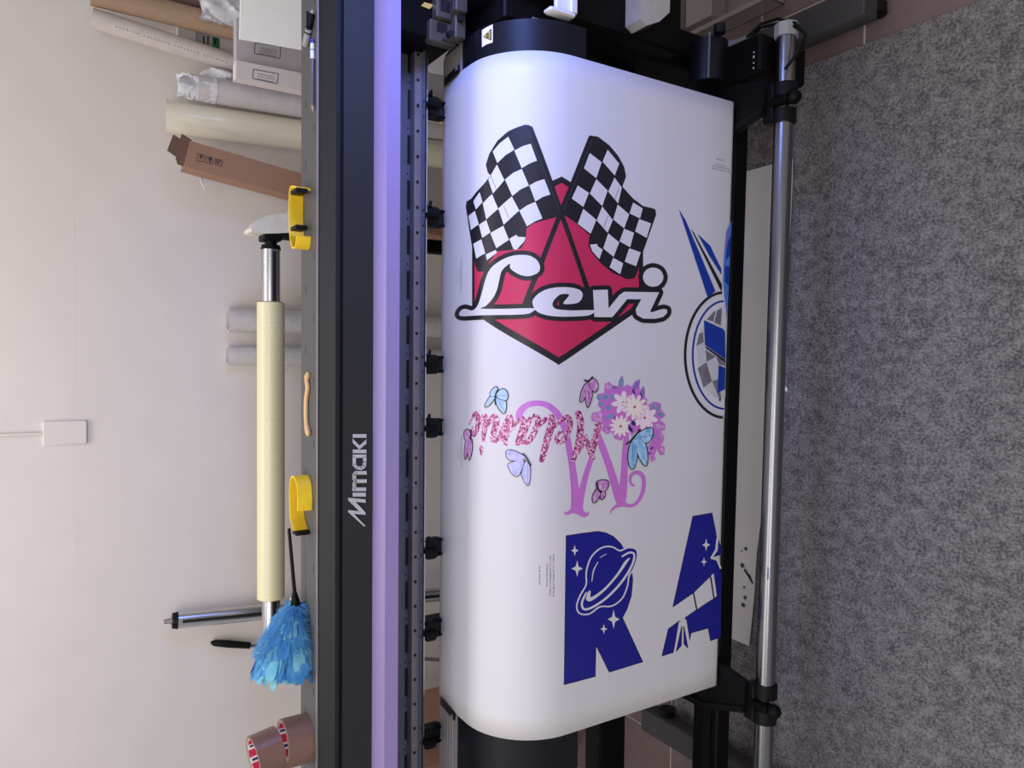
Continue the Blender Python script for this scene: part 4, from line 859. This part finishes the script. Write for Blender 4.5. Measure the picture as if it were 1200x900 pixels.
b = MB(); b.tube([a + d * .116, f], .0075, 12); b.build('rod', M_chrome, t)
# lower kraft roll seen through the gap
b = MB(); b.pipe((at(505, 828, Y=2.2).x, 2.2, .76), (at(505, 828, Y=2.2).x, 2.2, .001), .055, .04); tag(b.build('short_kraft_roll', M_carton), 'short brown roll standing low behind the printer left end', 'roll')
b = MB(); x = at(505, 897, Y=2.2).x; b.box((x - .06, 2.14, .001), (x + .035, 2.27, .8)); tag(b.build('low_carton', M_carton, smooth=0), 'low brown carton standing behind the printer beside the short brown roll', 'box')

# horizontal roll on its stand behind the printer
yR = 2.06; pa, pb = at(317.5, 355, Y=yR), at(317.5, 700, Y=yR); zR = (pa.z + pb.z) / 2
t = thing('roll_stand', (-.22, yR, 0), 'horizontal cream film roll on a chrome shaft held behind the printer', 'roll holder')
b = MB(); b.tube([(pa.x, yR, zR), (pb.x, yR, zR)], .0365, 40); fr = b.build('film_roll', M_cream2, t)
b = MB(); b.tube([(pa.x + .003, yR, zR), (pb.x - .003, yR, zR)], .031, 30); b.build('roll_core', M_kraft, fr)
xs_ = at(317, 291, Y=yR).x; b = MB(); b.tube([(xs_, yR, zR), (pb.x - .14, yR, zR)], .0245, 30); sh = b.build('shaft', M_chrome, t)
b = MB(); b.obox((xs_ - .01, yR - .0232, zR - .004), (pb.x - .14, yR - .0232, zR - .004), (0, .0016, 0), (0, 0, .0045)); b.build('shaft_slot', M_hole, sh)
b = MB(); b.tube([(xs_ - .004, yR, zR), (xs_ + .008, yR, zR)], [.0265, .024], 24); b.tube([(xs_ + .008, yR, zR), (xs_ + .025, yR, zR)], .016, 16); b.build('shaft_cap', M_black, sh)
xb = xs_ + .018
b = MB(); b.box((xb, yR - .028, zR - .024), (xb + .032, yR + .03, zR + .026), bev=.003); b.box((xb + .012, yR - .034, zR - .07), (xb + .032, yR + .03, zR - .012), bev=.004); bk = b.build('bracket', M_black, t)
prof = [(-.10, .0), (.030, -.016), (.056, -.012), (.060, -.004), (.045, .016), (.015, .034), (-.02, .042), (-.06, .044), (-.10, .040)]
b = MB(); b.rings([[(xb + .03 + u, yy, zR + v + .002) for v, u in prof] for yy in (yR - .036, yR + .04)], True); b.build('bracket_hood', mat('hood_cream', (230, 224, 208), .4), t, smooth=30)
b = MB(); b.ball(at(345, 256, Y=yR - .01), (.028, .022, .022)); rb = b.build('release_button', M_white, t); b = MB(); b.ball(at(341.5, 260, Y=yR - .031), (.004, .003, .004), 8); b.build('red_mark', M_lred, rb)
b = MB(); b.box((xb + .01, yR - .02, .012), (xb + .05, yR + .02, zR - .03), bev=.003); b.build('post', M_black2, t)
b = MB(); b.box((xb + .0, yR - .1, .001), (xb + .06, yR + .1, .014), bev=.003); b.build('base_foot', M_black2, t)
xe = pb.x - .13
b = MB(); b.box((xe - .04, yR - .02, .012), (xe - .01, yR + .02, zR + .01), bev=.003); b.build('post', M_black2, t)
b = MB(); b.box((xe - .06, yR - .1, .001), (xe + .01, yR + .1, .014), bev=.003); b.build('base_foot', M_black2, t)

# wall plate with its cable trunk
a, c = at(50, 494, Y=WALL - .006), at(102, 520, Y=WALL - .006)
t = thing('wall_plate', ((a.x + c.x) / 2, WALL - .004, c.z), 'white blank cable plate on the wall with a thin duct above', 'wall plate')
b = MB(); b.box((c.x, WALL - .008, c.z), (a.x, WALL, a.z), bev=.002); b.build('plate', M_wall, t)
b = MB(); b.box(((a.x + c.x) / 2 - .004, WALL - .007, a.z), ((a.x + c.x) / 2 + .004, WALL, 2.4), bev=.001); b.build('cable_duct', M_wall, t)

# clear plastic box on the floor at the right, paper scrap on the carpet
t = thing('clear_plastic_box', (1.03, 1.46, 0), 'clear plastic box lying on the floor tiles at the right of the printer', 'box')
b = MB(); lo, hi, th = (.955, 1.30, .001), (1.14, 1.62, .075), .003
b.box(lo, (hi[0], hi[1], .004)); b.box(lo, (lo[0] + th, hi[1], hi[2])); b.box((hi[0] - th, lo[1], .001), hi); b.box(lo, (hi[0], lo[1] + th, hi[2])); b.box((lo[0], hi[1] - th, .001), hi); b.box((lo[0] - .006, lo[1] - .006, hi[2]), (hi[0] + .006, lo[1] + .006, hi[2] + .004)); b.box((lo[0] - .006, lo[1] - .006, hi[2]), (lo[0] + .006, hi[1] + .006, hi[2] + .004)); b.build('box_shell', M_clear, t, smooth=0)
b = MB(); b.obox((.97, 1.33, .078), (1.12, 1.6, .084), (.006, 0, 0), (0, 0, .002)); b.box((.99, 1.5, .005), (1.08, 1.6, .06)); b.build('box_content', M_clear, t, smooth=0)
c = at(922, 456, Z=.008); b = MB(); b.prism([c + Vector((dx * .004, dy * .004, .0005 * i)) for i, (dx, dy) in enumerate(((-2, 0), (-1, 1), (1, 1), (2, .3), (.6, -.4), (0, -1.4)))], (0, 0, .0012))
tag(b.build('paper_scrap', M_sheet, smooth=0), 'tiny white paper scrap lying alone on the grey carpet', 'scrap')

for o in col.objects:
    if '_b' in o.keys(): del o['_b']
